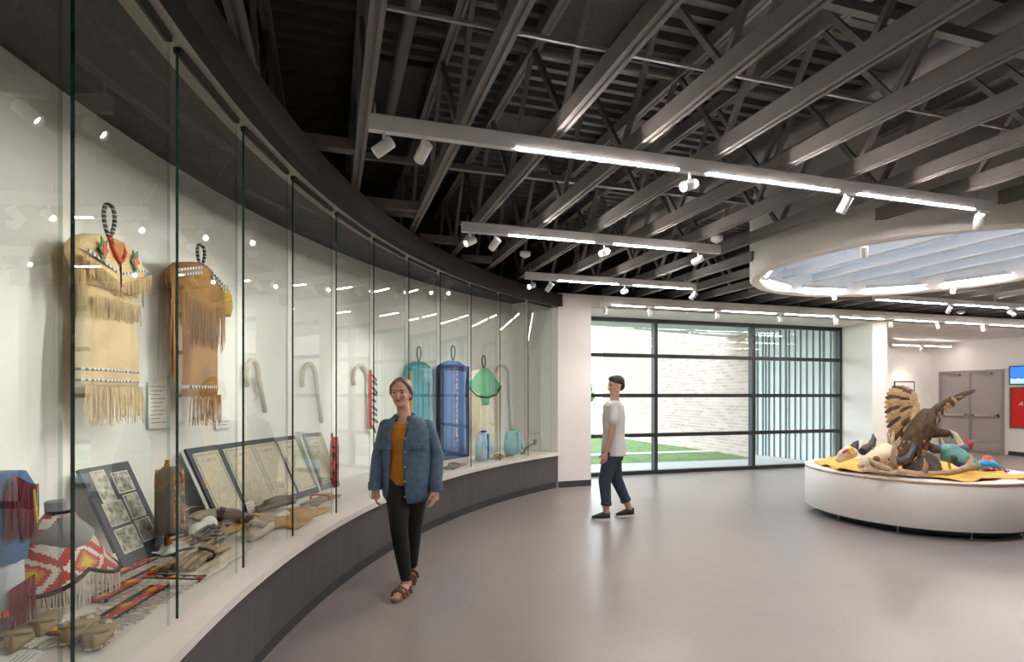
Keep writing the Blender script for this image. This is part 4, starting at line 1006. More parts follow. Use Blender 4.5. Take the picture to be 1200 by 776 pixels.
def rods(name, label, cat, m, n, L, r, material, spread=.08, bow=.02, h=.05, tie=None):
    o = thing(name, label, cat, m); mb = MB()
    for i in range(n):
        y = random.uniform(-spread, spread); z = r + random.uniform(0, h) * (1 - abs(y) / (spread + .01)); dx = random.uniform(-.03, .03)
        mb.tube([(-L / 2 + dx, y, z), (-L / 6, y * .8 + random.uniform(-bow, bow), z + .004), (L / 6, y * .8 + random.uniform(-bow, bow), z + .006), (L / 2 + dx, y * 1.15, z)], r * random.uniform(.7, 1.1), 6)
    mb.build('strands', material, o)
    if tie: MB().tube([(.0 + .004 * math.cos(a), (spread + .01) * math.cos(a), .035 + (h + .02) * .5 * math.sin(a)) for a in [2 * PI * k / 14 for k in range(15)]], .008, 6).build('tie', tie, o)
    return o
m_quill = mat('tan_grass_bundle', (.34, .26, .16), .9, var=.25, scale=25); m_cord = mat('grey_brown_cord', (.20, .165, .14), .9, var=.3, scale=40)
rods('leather_bundle', 'long tan leather bundle lying on the shelf left of the vest', 'bundle', deck_matrix(186, 640, 0.0, 10.14), 16, .62, .012, m_quill, .07, .015, .04, m_red)
rods('fringed_pouch', 'tan fringed pouch bundle with dark ends below the grey cord', 'bundle', deck_matrix(228, 656, .1, 9.78), 22, .46, .014, mat('worn_tan_hide', (.38, .27, .15), .9, var=.25), .10, .02, .06, m_toe)
def coil(name, label, cat, m, material, r0, turns, rad):
    o = thing(name, label, cat, m); pts = []
    for i in range(turns * 14):
        a = 2 * PI * i / 14; rr_ = r0 * (.45 + .55 * abs(math.sin(i * .37))); pts.append((rr_ * 1.5 * math.cos(a) + .02 * math.sin(i * .9), rr_ * .6 * math.sin(a), rad + .012 * (i // 14) + .01 * math.sin(i * 1.7) + .01))
    MB().tube(pts, rad, 6).build('cord', material, o)
    MB().tube([pts[-1], Vector(pts[-1]) + Vector((.1, -.02, -.02)), Vector(pts[-1]) + Vector((.17, .02, -.05))], rad, 6).build('loose_end', material, o)
coil('cord_coil', 'heap of grey-brown braided cord in front of the white cushions', 'cord', deck_matrix(246, 640, .2, 9.95), m_cord, .12, 7, .011)
ch = thing('heart_cushion', 'pale heart-shaped cushion on the orange hide', 'cushion', deck_matrix(238, 625, .1, 10.05))
blob(MB().ell((-.07, 0, .05), (.09, .05, .055)).ell((.07, 0, .055), (.10, .05, .06)).ell((0, 0, .035), (.09, .055, .035)), 'cushion', mat('white_satin', (.62, .60, .57), .5), ch, .012)
MB().tube([(-.16, 0, .045), (-.07, -.052, .04), (0, -.055, .03), (.09, -.052, .045), (.175, 0, .05)], .004, 5).build('piping', m_paper, ch)
def cloth(name, label, cat, m, material, L, W, amp, freq, seed=0, n=16):
    rn = random.Random(seed); o = thing(name, label, cat, m); ph = [rn.uniform(0, 6) for _ in range(4)]
    g = []
    for i in range(n + 1):
        row = []
        for j in range(n + 1):
            s, t = i / n * 2 - 1, j / n * 2 - 1
            e = 1 + .10 * math.sin(5 * math.atan2(t, s) + ph[0]) + .06 * math.sin(9 * math.atan2(t, s) + ph[1])
            z = amp * (.6 + .4 * math.sin(freq * s + ph[2]) * math.cos(freq * .8 * t + ph[3])) * (1 - .55 * max(abs(s), abs(t)) ** 4) + .004
            row.append(Vector((s * L / 2 * e, t * W / 2 * e, z)))
        g.append(row)
    MB().slab(g, (0, 0, -.004)).build('cloth', material, o)
    return o
m_orange = mat('orange_smoked_hide', (.42, .22, .05), .85, var=.2, scale=8)
o = cloth('hide_cloth', 'orange smoked hide draped under the cushion and bag', 'hide', deck_matrix(262, 612, 0, 10.03), m_orange, .85, .34, .05, 4, 1)
o = cloth('hide_cloth', 'orange hide spread beside the brown roll and papers', 'hide', deck_matrix(345, 608, .1, 9.95), m_orange, .75, .32, .03, 5, 2)
def pouch(label, m, material, L=.30, W=.16, H=.08, flap=None, strap=True):
    o = thing('leather_bag', label, 'bag', m); rings = []
    for i in range(9):
        t = i / 8; k = math.sin(PI * (.08 + .84 * t)) ** .5
        rings.append([Vector((-L / 2 + L * t, W / 2 * k * math.cos(a), max(0.003, H / 2 * k + H / 2 * k * math.sin(a) * (1 + .12 * math.sin(3 * a + i))))) for a in [2 * PI * q / 14 for q in range(14)]])
    MB().rings(rings).build('body', material, o)
    MB().slab([[Vector((-L * .38 + L * .76 * i / 6, -W * .42 + W * .5 * j / 4, H * (1.02 - .12 * abs(i - 3) / 3) - .02 * (j == 0))) for j in range(5)] for i in range(7)], (0, 0, -.006)).build('flap', flap or material, o)
    if strap: MB().tube([(-L * .45, 0, H * .6), (-L * .3, W * .4, H * 1.1), (0, W * .5, H * 1.25), (L * .3, W * .4, H * 1.1), (L * .45, 0, H * .6)], .007, 6).build('strap', flap or material, o)
    return o
pouch('grey-tan leather bag lying under the first framed map', deck_matrix(236, 600, 0, 10.13, ZD + .05), mat('grey_tan_leather', (.28, .235, .18), .85, var=.18), .42, .15, .09)
pouch('slim purple-brown leather case leaning on the orange hide', deck_matrix(273, 615, -.9, 10.00, ZD + .04) @ Matrix.Rotation(.35, 4, 'Y'), mat('purple_brown_leather', (.13, .075, .065), .6, var=.2), .30, .10, .08, strap=False)
pouch('dark brown roll of hide lying on orange hide and papers', deck_matrix(325, 600, -.25, 10.00, ZD + .03), mat('dark_brown_hide', (.14, .105, .08), .85, var=.2), .36, .13, .09, strap=False)
pouch('cream cloth pouch with dark stitching nearest the glass', deck_matrix(303, 628, .1, 9.80), mat('cream_canvas', (.55, .48, .38), .85, var=.12), .34, .17, .11, m_quill)
o = cloth('white_cloth', 'crumpled white cloth on the shelf right of the vest', 'cloth', deck_matrix(206, 628, 0, 10.00), m_paper, .24, .2, .05, 6, 5)
o = cloth('white_cloth', 'white cloth strip lying along the glass under the cord heap', 'cloth', deck_matrix(252, 672, 0, 9.68), m_cream, .5, .12, .02, 5, 6)
rods('feather_bundle', 'bundle of mixed craft sticks and feathers in front of the last map', 'bundle', deck_matrix(375, 588, .1, 10.00), 12, .5, .010, m_quill, .08, .02, .03, m_red)
rs = thing('red_beaded_sash', 'dark red beaded sash hung on a stand right of the last map', 'sash', case_matrix(case_angle(392, 10.1)[0], 10.1, ZD))
garment(MB(), [(.02, -.05, .05), (.2, -.06, .06), (.40, -.06, .06), (.50, -.04, .04)], .03).build('sash', speckle('red_black_beads', [(0, (.35, .012, .012)), (.55, (.02, .015, .015)), (.8, (.5, .05, .03))], 30), rs)
MB().tube([(0, .03, 0), (0, .03, .54)], .012, 8).lathe([(.07, 0), (.06, .012), (.02, .016)], 14, (0, .03, 0)).build('stand', m_dark, rs)
# far end: little garments on stands and small objects
def child_shirt(label, px, py, m_body, m_strip, w=.16, h=.42):
    o = thing('small_shirt', label, 'shirt', deck_matrix(px, py, 0, 9.80))
    MB().lathe([(.09, 0), (.08, .015), (.018, .02), (.018, h * .9)], 14).build('stand', m_head, o)
    garment(MB(), [(.03, -w, w), (h * .35, -w * .95, w * .95), (h * .7, -w * .9, w * .9), (h * .88, -w * .6, w * .6, .8), (h, -w * .25, w * .25, .5)], .08).build('body', m_body, o)
    for s in (-1, 1): MB().tube([(s * w * .6, 0, h * .86), (s * w * 1.15, -.02, h * .5), (s * w * 1.2, -.03, h * .2)], [.05, .045, .05], 10).build('sleeve', m_body, o)
    MB().box2((-.018, -.092, .04), (.018, -.075, h * .92)).build('front_strip', m_strip, o)
    MB().tube([(.05 * math.cos(a), .03 * math.sin(a) - .01, h) for a in [2 * PI * k / 12 for k in range(13)]], .012, 6).build('collar', m_strip, o)
m_chk = stripes('dark_white_bead_strip', (.03, .035, .035), (.5, .5, .48), .03, 'Z', .6)
child_shirt('small pale blue garment on a stand under the green cape', 566, 541, m_bluel, m_navy, .13, .42)
child_shirt('small turquoise shirt with a dark beaded front at the far end', 601, 534, mat('turquoise_cloth', (.16, .42, .45), .8, var=.12), m_chk, .17, .40)
pi_ = thing('pipe_tomahawk', 'green-brown pipe with upright bowl lying at the far end', 'pipe', deck_matrix(617, 532, 0.0, 9.78))
MB().tube([(-.10, 0, .03), (0, 0, .10), (.16, .02, .13), (.30, .04, .15)], [.014, .016, .014, .012], 8).build('shaft', mat('green_brown_wood', (.10, .14, .10), .6), pi_)
MB().lathe([(.02, .12), (.026, .15), (.03, .21), (.02, .21)], 12, (.30, .04, 0)).build('bowl', m_greenb, pi_); MB().box2((-.13, -.03, 0), (-.07, .03, .035)).build('foot', m_greenb, pi_)
rods('craft_bundle', 'low bundle of orange and brown sticks between the small garments', 'bundle', deck_matrix(584, 541, .2, 9.78), 9, .3, .012, m_orange, .06, .02, .03, m_dark)
rods('craft_bundle', 'low bundle of dark sticks under the blue dress', 'bundle', deck_matrix(532, 553, .2, 9.81), 10, .5, .012, m_cord, .07, .02, .03, m_red)
# ================================================================== people
m_skin = mat('skin_light', (.58, .33, .25), .5, var=.06, scale=14, sub=.15)
m_denim = mat('blue_denim', (.085, .14, .215), .85, var=.2, scale=26, bump=.2, bscale=160)
m_mustard = mat('mustard_knit', (.46, .19, .015), .85, var=.1, scale=30)
m_black = mat('black_leggings', (.006, .006, .007), .75, var=.2)
m_hair1 = mat('dark_blond_hair', (.16, .105, .065), .5, var=.35, scale=50, stretch=(1, 1, .15))
m_hair2 = mat('dark_brown_hair', (.022, .015, .012), .5, var=.35, scale=50)
m_leather = mat('brown_sandal_leather', (.20, .115, .065), .6, var=.15)
m_sole = mat('cork_sole', (.26, .18, .11), .8, var=.15)
m_eye = mat('eye_dark', (.03, .02, .015), .2)
m_lip = mat('lip_tone', (.42, .16, .14), .45)
def ering(c, rx, ry, n=20, p=1.0):
    return [Vector((c[0] + rx * math.copysign(abs(math.cos(a)) ** p, math.cos(a)), c[1] + ry * math.copysign(abs(math.sin(a)) ** p, math.sin(a)), c[2])) for a in [2 * PI * k / n for k in range(n)]]
def limb(mb, pts, rad, n=12):
    """tapered limb with ball joints"""
    mb.tube(pts, rad, n)
    for p, r in zip(pts, rad): mb.ell(p, (r, r, r), None, 10, 7)
    return mb
def hand(mb, wrist, d, side, palm, size=1.0, curl=.5):
    """palm box, four unequal bent fingers and a thumb; d points to the fingertips, palm is the inner direction, side across the knuckles toward the thumb"""
    d = Vector(d).normalized(); side = Vector(side).normalized(); palm = Vector(palm).normalized(); w = Vector(wrist)
    s = size
    mb.tube([w, w + d * .035 * s, w + d * .085 * s], [.022 * s, .034 * s, .038 * s], 10, flat=(1, .55) if abs(d.z) > .5 else (1, .6))
    for i, (off, L) in enumerate(((.027, .070), (.009, .079), (-.009, .073), (-.026, .058))):
        b = w + d * .080 * s + side * off * s
        k1 = b + (d * math.cos(curl * .5) + palm * math.sin(curl * .5)) * L * .45 * s
        k2 = k1 + (d * math.cos(curl * 1.3) + palm * math.sin(curl * 1.3)) * L * .32 * s
        k3 = k2 + (d * math.cos(curl * 2.0) + palm * math.sin(curl * 2.0)) * L * .25 * s
        mb.tube([b, k1, k2, k3], [.0090 * s, .0085 * s, .0078 * s, .0065 * s], 8)
        mb.ell(k3, (.0065 * s,) * 3, None, 8, 5)
    t0 = w + d * .025 * s + side * .026 * s
    t1 = t0 + (d * .6 + side * .7 + palm * .25).normalized() * .035 * s
    t2 = t1 + (d * .9 + side * .25 + palm * .35).normalized() * .032 * s
    mb.tube([t0, t1, t2], [.012 * s, .0105 * s, .0078 * s], 8); mb.ell(t2, (.0075 * s,) * 3, None, 8, 5)
def head_shape(mb, c, yaw, s=1.0, tilt=0.0):
    """skull, jaw, nose, brow, ears; the face looks along -y before the yaw"""
    R3 = Matrix.Rotation(yaw, 3, 'Z') @ Matrix.Rotation(tilt, 3, 'X'); c = Vector(c)
    def E(p, r): mb.ell(c + R3 @ (Vector(p) * s), tuple(x * s for x in r), R3, 18, 12)
    E((0, .012, .03), (.073, .092, .085)); E((0, -.012, -.02), (.063, .076, .080)); E((0, -.028, -.068), (.044, .05, .042)); E((0, -.058, -.088), (.022, .022, .02))
    E((0, -.086, -.022), (.010, .018, .024)); E((0, -.098, -.034), (.012, .012, .010)); E((0, -.072, .028), (.05, .018, .012))
    for q in (-1, 1):
        E((q * .036, -.064, -.022), (.022, .02, .018)); E((q * .072, .012, -.012), (.010, .018, .028))
    return R3
# ---- the woman in the denim jacket
W = thing('person', 'woman with tied-back hair walking in a blue denim jacket, mustard top and black leggings', 'person', view_matrix(472, 4.45))
HC = (-.01, -.02, 1.515)
mb = MB(); hy_ = R_(-5)
R3w = head_shape(mb, HC, hy_, 1.0)
mb.tube([(.012, .012, 1.30), (.004, .008, 1.38), (-.004, .0, 1.46)], [.062, .050, .052], 14)
mb.rings([ering((.03, .01, z), rx, ry) for z, rx, ry in ((1.33, .075, .055), (1.29, .12, .075), (1.20, .165, .095), (1.05, .135, .085), (.92, .155, .10), (.82, .165, .11))])
limb(mb, [(-.120, .01, 1.245), (-.192, .03, 1.03), (-.200, -.04, .80)], [.042, .040, .028])
limb(mb, [(.180, .01, 1.245), (.256, .03, 1.03), (.255, -.05, .79)], [.042, .040, .028])
hand(mb, (-.200, -.042, .80), (.05, -.15, -1), (.35, -1, 0), (1, .2, 0), 1.0, .55)
hand(mb, (.255, -.052, .79), (-.08, -.25, -1), (-.35, -1, 0), (-1, .2, 0), 1.0, .6)
limb(mb, [(-.045, -.01, .84), (-.005, -.10, .47), (.035, -.06, .10)], [.085, .055, .036])
limb(mb, [(.105, .03, .84), (.070, .06, .47), (.040, .19, .13)], [.085, .055, .036])
mb.tube([(.04, -.04, .065), (.02, -.12, .055), (.0, -.20, .032), (-.012, -.25, .030)], [.034, .036, .034, .016], 12, flat=(1.15, .75))
mb.tube([(.040, .215, .10), (.034, .16, .062), (.028, .09, .036), (.024, .04, .032)], [.032, .036, .034, .016], 12, flat=(1.15, .75))
for i in range(5):
    mb.ell((-.012 + .030 - .016 * i, -.250 + .006 * abs(i - 1), .028), (.0085, .016, .009), None, 8, 6)
body = blob(mb, 'body', m_skin, W, .006, 4, .5)
def fh(p): return Vector(HC) + R3w @ Vector(p)
for q in (-1, 1):
    MB().ell(fh((q * .031, -.078, .004)), (.010, .006, .0045), R3w, 10, 7).build('eye', m_eye, W)
    MB().tube([fh((q * .018, -.0865, .021)), fh((q * .032, -.0855, .025)), fh((q * .048, -.075, .020))], .003, 5).build('eyebrow', m_hair1, W)
MB().tube([fh((-.022, -.073, -.057)), fh((-.008, -.081, -.055)), fh((0, -.082, -.0565)), fh((.008, -.081, -.055)), fh((.022, -.073, -.057))], [.002, .0055, .0055, .0055, .002], 6, flat=(1, .9)).build('lips', m_lip, W)
hm = MB(); 
hm.ell(fh((0, .026, .045)), (.082, .094, .082), R3w, 18, 12); hm.ell(fh((0, .06, .0)), (.072, .062, .085), R3w, 16, 10)
hm.ell(fh((0, .115, .01)), (.034, .034, .036), R3w); hm.tube([fh((0, .12, 0)), fh((.01, .12, -.06)), fh((.012, .10, -.12))], [.028, .026, .012], 8)
for q in (-1, 1): hm.tube([fh((q * .03, -.05, .098)), fh((q * .068, -.025, .055)), fh((q * .079, .015, .0)), fh((q * .06, .06, -.045))], [.012, .016, .018, .014], 8)
blob(hm, 'hair', m_hair1, W, .007, 4)
# mustard top
tm = MB(); tm.rings([ering((.03, .008, z), rx, ry) for z, rx, ry in ((.825, .176, .124), (.90, .168, .116), (1.05, .148, .098), (1.18, .172, .108), (1.26, .160, .098), (1.285, .11, .08))])
blob(tm, 'top', m_mustard, W, .009, 3)
# black leggings
lm = MB(); limb(lm, [(-.045, -.01, .82), (-.005, -.10, .47), (.012, -.085, .32), (.034, -.06, .125)], [.098, .066, .060, .044])
limb(lm, [(.105, .03, .82), (.070, .06, .47), (.058, .10, .34), (.042, .18, .16)], [.098, .066, .060, .044])
lm.rings([ering((.035, .01, z), rx, ry) for z, rx, ry in ((.72, .165, .105), (.80, .165, .110), (.86, .145, .095))])
blob(lm, 'leggings', m_black, W, .009, 4)
# open denim jacket: two fronts, back, sleeves, collar, pocket flaps, buttons
jm = MB()
def jring(z, rx, ry, gap0, gap1, t=.016, n=26, cx=.03, cy=.01):
    """horseshoe section open at the front between two angles"""
    out, inn = [], []
    for i in range(n + 1):
        a = gap1 + (2 * PI - (gap1 - gap0)) * i / n
        d = Vector((math.sin(a), -math.cos(a), 0))
        out.append(Vector((cx + d.x * rx, cy + d.y * ry, z))); inn.append(Vector((cx + d.x * (rx - t), cy + d.y * (ry - t), z)))
    return out + inn[::-1]
rows = [(.665, .188, .150, -.75, .10), (.80, .190, .150, -.70, .05), (.95, .188, .140, -.68, -.03), (1.08, .185, .130, -.66, -.06), (1.20, .200, .132, -.60, -.02), (1.28, .190, .115, -.52, .14), (1.325, .135, .092, -.55, .30), (1.35, .085, .080, -.6, .4)]
jm.rings([jring(*r) for r in rows])
sl = MB()
limb(sl, [(-.128, .01, 1.262), (-.192, .03, 1.03), (-.202, -.035, .82)], [.058, .056, .050])
limb(sl, [(.188, .01, 1.262), (.258, .03, 1.03), (.258, -.042, .81)], [.058, .056, .050])
jk = jm.build('jacket', m_denim, W)
sb_ = jk.modifiers.new('sub', 'SUBSURF'); sb_.levels = 1; sb_.render_levels = 2
blob(sl, 'jacket_sleeves', m_denim, jk, .009, 4)
MB().tube([(-.215 + .062, -.035, .835), (-.215, -.035 - .0, .83)], .001, 4)
for cx, cz in ((-.202, .815), (.258, .805)):
    MB().lathe([(.053, -.028), (.055, .0), (.053, .03)], 16, (cx, -.036, cz), caps=(False, False)).build('cuff', m_denim, jk)
col = MB(); g = []
for i in range(17):
    a = .42 + (2 * PI - 1.02) * i / 16; d = Vector((math.sin(a), -math.cos(a), 0)); f = min(i, 16 - i) / 8
    g.append([Vector((.012 + d.x * .074, .008 + d.y * .068, 1.312 + .03 * f)), Vector((.012 + d.x * .080, .008 + d.y * .076, 1.343 + .03 * f)), Vector((.012 + d.x * .105, .008 + d.y * .10, 1.312 + .03 * f))])
col.slab(g, (0, 0, -.012)); col.build('collar', m_denim, jk)
for cx in (-.105, .135):
    MB().box2((cx - .05, -.138, 1.10), (cx + .05, -.118, 1.135)).build('pocket_flap', m_denim, jk, bevel=.004)
for z in (.75, .86, .97, 1.08, 1.18): MB().ell((.042 - .0, -.142 + (z - 1.0) * .02, z), (.008, .004, .008)).build('button', m_steel, jk)
# sandals
for (p0, p1, w) in (((.036, -.035, .012), (-.012, -.27, .012), 1), ((.042, .205, .058), (.022, .02, .012), 1)):
    sd = MB(); a, b = Vector(p0), Vector(p1); d = (b - a); L = d.length; d.normalize(); sx = d.cross(Vector((0, 0, 1))).normalized(); up = sx.cross(d)
    rr_ = []
    for i in range(9):
        t = i / 8; wd = (.034 + .014 * math.sin(PI * t * .9 + .3)) * (1 if 0 < i < 8 else .45)
        c = a + d * L * t
        rr_.append([c + sx * wd + up * .012, c - sx * wd + up * .012, c - sx * wd - up * .010, c + sx * wd - up * .010])
    sd.rings(rr_, 0, False); so = sd.build('sandal', m_sole, W)
    for t in (.48, .70, .16):
        c = a + d * L * t; MB().tube([c - sx * .050, c - sx * .042 + up * .045, c + up * .066, c + sx * .042 + up * .045, c + sx * .050], .014, 8, flat=(1, .35)).build('strap', m_leather, so)
# ---- the man in the white T-shirt, walking left past the window
Mn = thing('person', 'man in a white T-shirt and dark blue cuffed trousers walking past the window', 'person', view_matrix(718, 7.07))
m_skin2 = mat('skin_tan', (.50, .29, .21), .5, var=.05, sub=.15); m_tee = mat('white_cotton_tee', (.60, .585, .57), .85, var=.05, scale=12); m_jean = mat('dark_blue_trousers', (.030, .042, .070), .85, var=.2, scale=30)
mb = MB(); HM = (.035, 0, 1.615); R3m = head_shape(mb, HM, R_(-70), 1.02, .05)
mb.tube([(.02, .0, 1.40), (.025, 0, 1.48), (.03, 0, 1.56)], [.065, .054, .055], 14)
mb.rings([ering((.01, .0, z), rx, ry) for z, rx, ry in ((1.43, .07, .10), (1.39, .10, .19), (1.25, .115, .185), (1.05, .105, .15), (.90, .11, .16), (.82, .115, .17))])
limb(mb, [(.0, -.20, 1.36), (-.05, -.225, 1.06), (-.115, -.20, .83)], [.052, .042, .028]); limb(mb, [(.02, .20, 1.36), (.07, .23, 1.07), (.02, .21, .84)], [.052, .042, .028])
hand(mb, (-.115, -.20, .83), (-.25, .05, -1), (-1, 0, 0), (0, 1, 0), 1.08, .6); hand(mb, (.02, .21, .84), (-.2, 0, -1), (-1, 0, 0), (0, -1, 0), 1.08, .6)
limb(mb, [(-.03, -.08, .82), (-.11, -.08, .46), (-.09, -.08, .10)], [.09, .06, .04]); limb(mb, [(.02, .08, .82), (.06, .08, .47), (.215, .08, .12)], [.09, .06, .04])
mb.tube([(-.07, -.08, .06), (-.16, -.08, .05), (-.23, -.08, .035)], [.035, .036, .025], 10); mb.tube([(.235, .08, .09), (.16, .08, .05), (.10, .08, .035)], [.035, .036, .025], 10)
blob(mb, 'body', m_skin2, Mn, .007, 4)
def fm_(p): return Vector(HM) + R3m @ (Vector(p) * 1.02)
for q in (-1, 1):
    MB().ell(fm_((q * .031, -.078, .004)), (.012, .006, .006), R3m, 10, 7).build('eye', m_eye, Mn)
MB().tube([fm_((-.022, -.073, -.057)), fm_((0, -.082, -.0565)), fm_((.022, -.073, -.057))], [.002, .005, .002], 6).build('lips', m_lip, Mn)
hm = MB(); hm.ell(fm_((0, .022, .052)), (.082, .098, .078), R3m, 18, 12); hm.ell(fm_((0, .06, .01)), (.074, .058, .075), R3m, 16, 10); hm.ell(fm_((0, -.03, .088)), (.06, .055, .035), R3m)
blob(hm, 'hair', m_hair2, Mn, .008, 4)
tm = MB(); tm.rings([ering((.01, .0, z), rx, ry) for z, rx, ry in ((.775, .150, .215), (.90, .142, .20), (1.05, .132, .18), (1.25, .138, .205), (1.38, .118, .20), (1.435, .075, .10))])
limb(tm, [(.0, -.19, 1.365), (-.025, -.215, 1.21)], [.074, .070]); limb(tm, [(.02, .19, 1.365), (.045, .215, 1.21)], [.074, .070])
ts = blob(tm, 't_shirt', m_tee, Mn, .010, 4)
jm = MB(); jm.rings([ering((.0, .0, z), rx, ry) for z, rx, ry in ((.72, .125, .17), (.80, .13, .18), (.92, .12, .17))])
limb(jm, [(-.03, -.085, .80), (-.11, -.08, .46), (-.092, -.08, .215)], [.105, .078, .062]); limb(jm, [(.02, .085, .80), (.055, .08, .48), (.165, .08, .235)], [.105, .078, .062])
tr_ = blob(jm, 'trousers', m_jean, Mn, .010, 4)
for c, ax in (((-.092, -.08, .20), (0, 0, -1)), ((.172, .08, .215), (.41, 0, -.91))):
    c = Vector(c); ax = Vector(ax); MB().tube([c - ax * .02, c + ax * .02], .066, 16).build('trouser_cuff', m_jean, tr_)
m_shoe = mat('black_canvas_shoe', (.012, .012, .013), .7, var=.2); m_wsole = mat('white_rubber_sole', (.66, .63, .6), .5)
for (hx, y, tip, pitch) in ((-.045, -.08, -.265, 0), (.275, .08, .055, .12)):
    sh = MB(); L = hx - tip; rings = []
    for i in range(9):
        t = i / 8; x = hx - L * t; w = (.036 + .014 * math.sin(PI * t)) * (1 if i not in (0, 8) else .6); hgt = .085 - .055 * max(0, (t - .35) / .65); zb = .018 + pitch * (x - tip) * .6
        rings.append([Vector((x, y + w * math.cos(a), zb + hgt / 2 + hgt / 2 * math.sin(a))) for a in [2 * PI * k / 12 for k in range(12)]])
    sh.rings(rings); so = sh.build('shoe', m_shoe, Mn)
    sm_ = MB(); rr_ = []
    for i in range(9):
        t = i / 8; x = hx + .008 - (L + .016) * t; w = (.042 + .012 * math.sin(PI * t)) * (1 if i not in (0, 8) else .55); zb = pitch * (x - tip) * .6
        zb = max(zb, 0); rr_.append([Vector((x, y - w, zb)), Vector((x, y + w, zb)), Vector((x, y + w, zb + .026)), Vector((x, y - w, zb + .026))])
    sm_.rings(rr_, 0, False).build('sole', m_wsole, so)
# ================================================================== round platform with the eagle
TC, TR, TZ = Vector((6.74 + .10 * CY, 5.41 - .10 * SY)), 1.262, 0.60
TVIEW = Matrix.Rotation(-YAW, 4, 'Z') @ Matrix.Diagonal((.905, 1, 1, 1))      # the platform is slightly oval
tb = thing('round_platform', 'low round white display platform in the middle of the floor', 'platform', Matrix.Translation((TC.x, TC.y, 0)) @ TVIEW)
m_tw = mat('white_platform_laminate', (.70, .67, .65), .4, var=.02); m_ply = mat('plywood_edge', (.48, .32, .19), .6, var=.15, scale=30)
N = 96
def tc_(r, z): return [Vector((r * math.cos(2 * PI * i / N), r * math.sin(2 * PI * i / N), z)) for i in range(N)]
MB().rings([tc_(TR - .01, .094), tc_(TR - .006, .10), tc_(TR - .006, TZ - .03), tc_(TR - .01, TZ - .025)]).build('drum_side', m_tw, tb)
MB().rings([tc_(TR, TZ - .026), tc_(TR, TZ - .008)], 0, True).build('plywood_rim', m_ply, tb)
MB().rings([tc_(TR - .002, TZ - .008), tc_(TR - .002, TZ)], 0, True).build('top', mat('white_platform_top', (.78, .76, .75), .35, var=.02), tb)
MB().rings([tc_(1.08, .0), tc_(1.08, .095)]).build('plinth', m_toe, tb)
for i in range(10):
    a = 2 * PI * (i + .3) / 10; c = (1.13 * math.cos(a), 1.13 * math.sin(a))
    MB().lathe([(.018, 0), (.018, .012), (.008, .016), (.008, .095)], 10, (c[0], c[1], 0)).build('levelling_foot', m_steel, tb)
TS = 101.0                                # pixels per metre about the eagle
def tm_(px, py, yaw=0.0, dz=0.0):
    p = at_floor(px, py, TZ); return Matrix.Translation((p.x, p.y, TZ + dz)) @ Matrix.Rotation(-YAW + yaw, 4, 'Z')
# hide spread over the top
m_yhide = mat('golden_yellow_hide', (.68, .37, .06), .8, var=.18, scale=6, bump=.3, bscale=30)
hd_ = thing('golden_hide', 'golden yellow tanned hide spread over the platform', 'hide', Matrix.Translation((TC.x, TC.y, TZ)) @ TVIEW)
def hide_r(a):
    r = 1.05 + .06 * math.sin(3 * a + .6) + .06 * math.sin(7 * a + 1) + .035 * math.sin(13 * a)
    for a0, k, w in ((PI * 1.06, .23, .22), (-.95, .30, .16), (.18, .05, .2)):
        d = math.atan2(math.sin(a - a0), math.cos(a - a0)); r += k * math.exp(-(d / w) ** 2)
    return r
g = []
for i in range(97):
    a = 2 * PI * i / 96; row = []
    for j in range(15):
        t = j / 14; r = hide_r(a) * t; x, y = r * math.cos(a), r * math.sin(a)
        z = .016 + .020 * (math.sin(9 * x + 2 * y) * math.cos(8 * y - 3 * x) + .6 * math.sin(17 * x + 1) * math.sin(14 * y)) + .018 * max(0, math.sin(a * 19)) * t ** 6
        if r > TR - .02: z -= min(.08, (r - TR + .02) * 1.6)
        else: z = max(z, .006)
        row.append(Vector((x, y, z)))
    g.append(row)
MB().slab(g, (0, 0, -.005)).build('hide_sheet', m_yhide, hd_)
# ---- rock and eagle
ED = 6.72
def ez(py): return EYE + (HY - py) / FPX * ED
def ex(px): return (px - 1082) / FPX * ED
EM = view_matrix(1082, ED, 0)
rk = thing('rock', 'dark grey rock under the eagle talons', 'rock', EM @ Matrix.Translation((0, 0, TZ + .012)))
mb = MB(); rr_ = []
for i, (r, z) in enumerate(((.19, 0), (.20, .03), (.17, .10), (.13, .17), (.08, .22), (.03, .235))):
    rr_.append([Vector((.0 + r * math.cos(a) * (1 + .15 * math.sin(3 * a + i)), r * .8 * math.sin(a) * (1 + .12 * math.cos(4 * a - i)), z)) for a in [2 * PI * k / 14 for k in range(14)]])
mb.rings(rr_, 0, False).build('stone', mat('dark_stone', (.06, .052, .048), .85, var=.3, scale=14, bump=.5, bscale=40), rk)
MB().box2((-.02, -.168, .05), (.06, -.135, .11)).build('chip', mat('grey_stone', (.10, .09, .085), .9, var=.2), rk)
eg = thing('golden_eagle', 'mounted brown golden eagle with raised wings standing on the rock', 'eagle', EM @ Matrix.Translation((0, 0, TZ)))
def E(px, py, y=0.0): return Vector((ex(px), y, ez(py) - TZ))
m_eg = mat('brown_eagle_plumage', (.062, .033, .015), .8, var=.55, scale=26, bump=.6, bscale=60, stretch=(1, 1, .5)); m_egd = mat('dark_brown_flight_feather', (.065, .038, .022), .7, var=.35, scale=30)
m_egt = mat('tawny_eagle_feather', (.30, .18, .085), .75, var=.35, scale=24); m_egp = mat('pale_buff_feather', (.34, .23, .12), .75, var=.25, scale=24)
mb = MB()
spine = [E(1058, 545, .03), E(1064, 530, .02), E(1074, 512, .0), E(1082, 497, -.01), E(1086, 487, 0), E(1088, 480, .02)]
mb.tube(spine, [.06, .10, .135, .13, .10, .05], 16, flat=(1, .9))
mb.tube([E(1084, 500, -.03), E(1093, 507, -.05), E(1099, 507, -.06), E(1106, 508, -.06)], [.10, .065, .052, .044], 14)
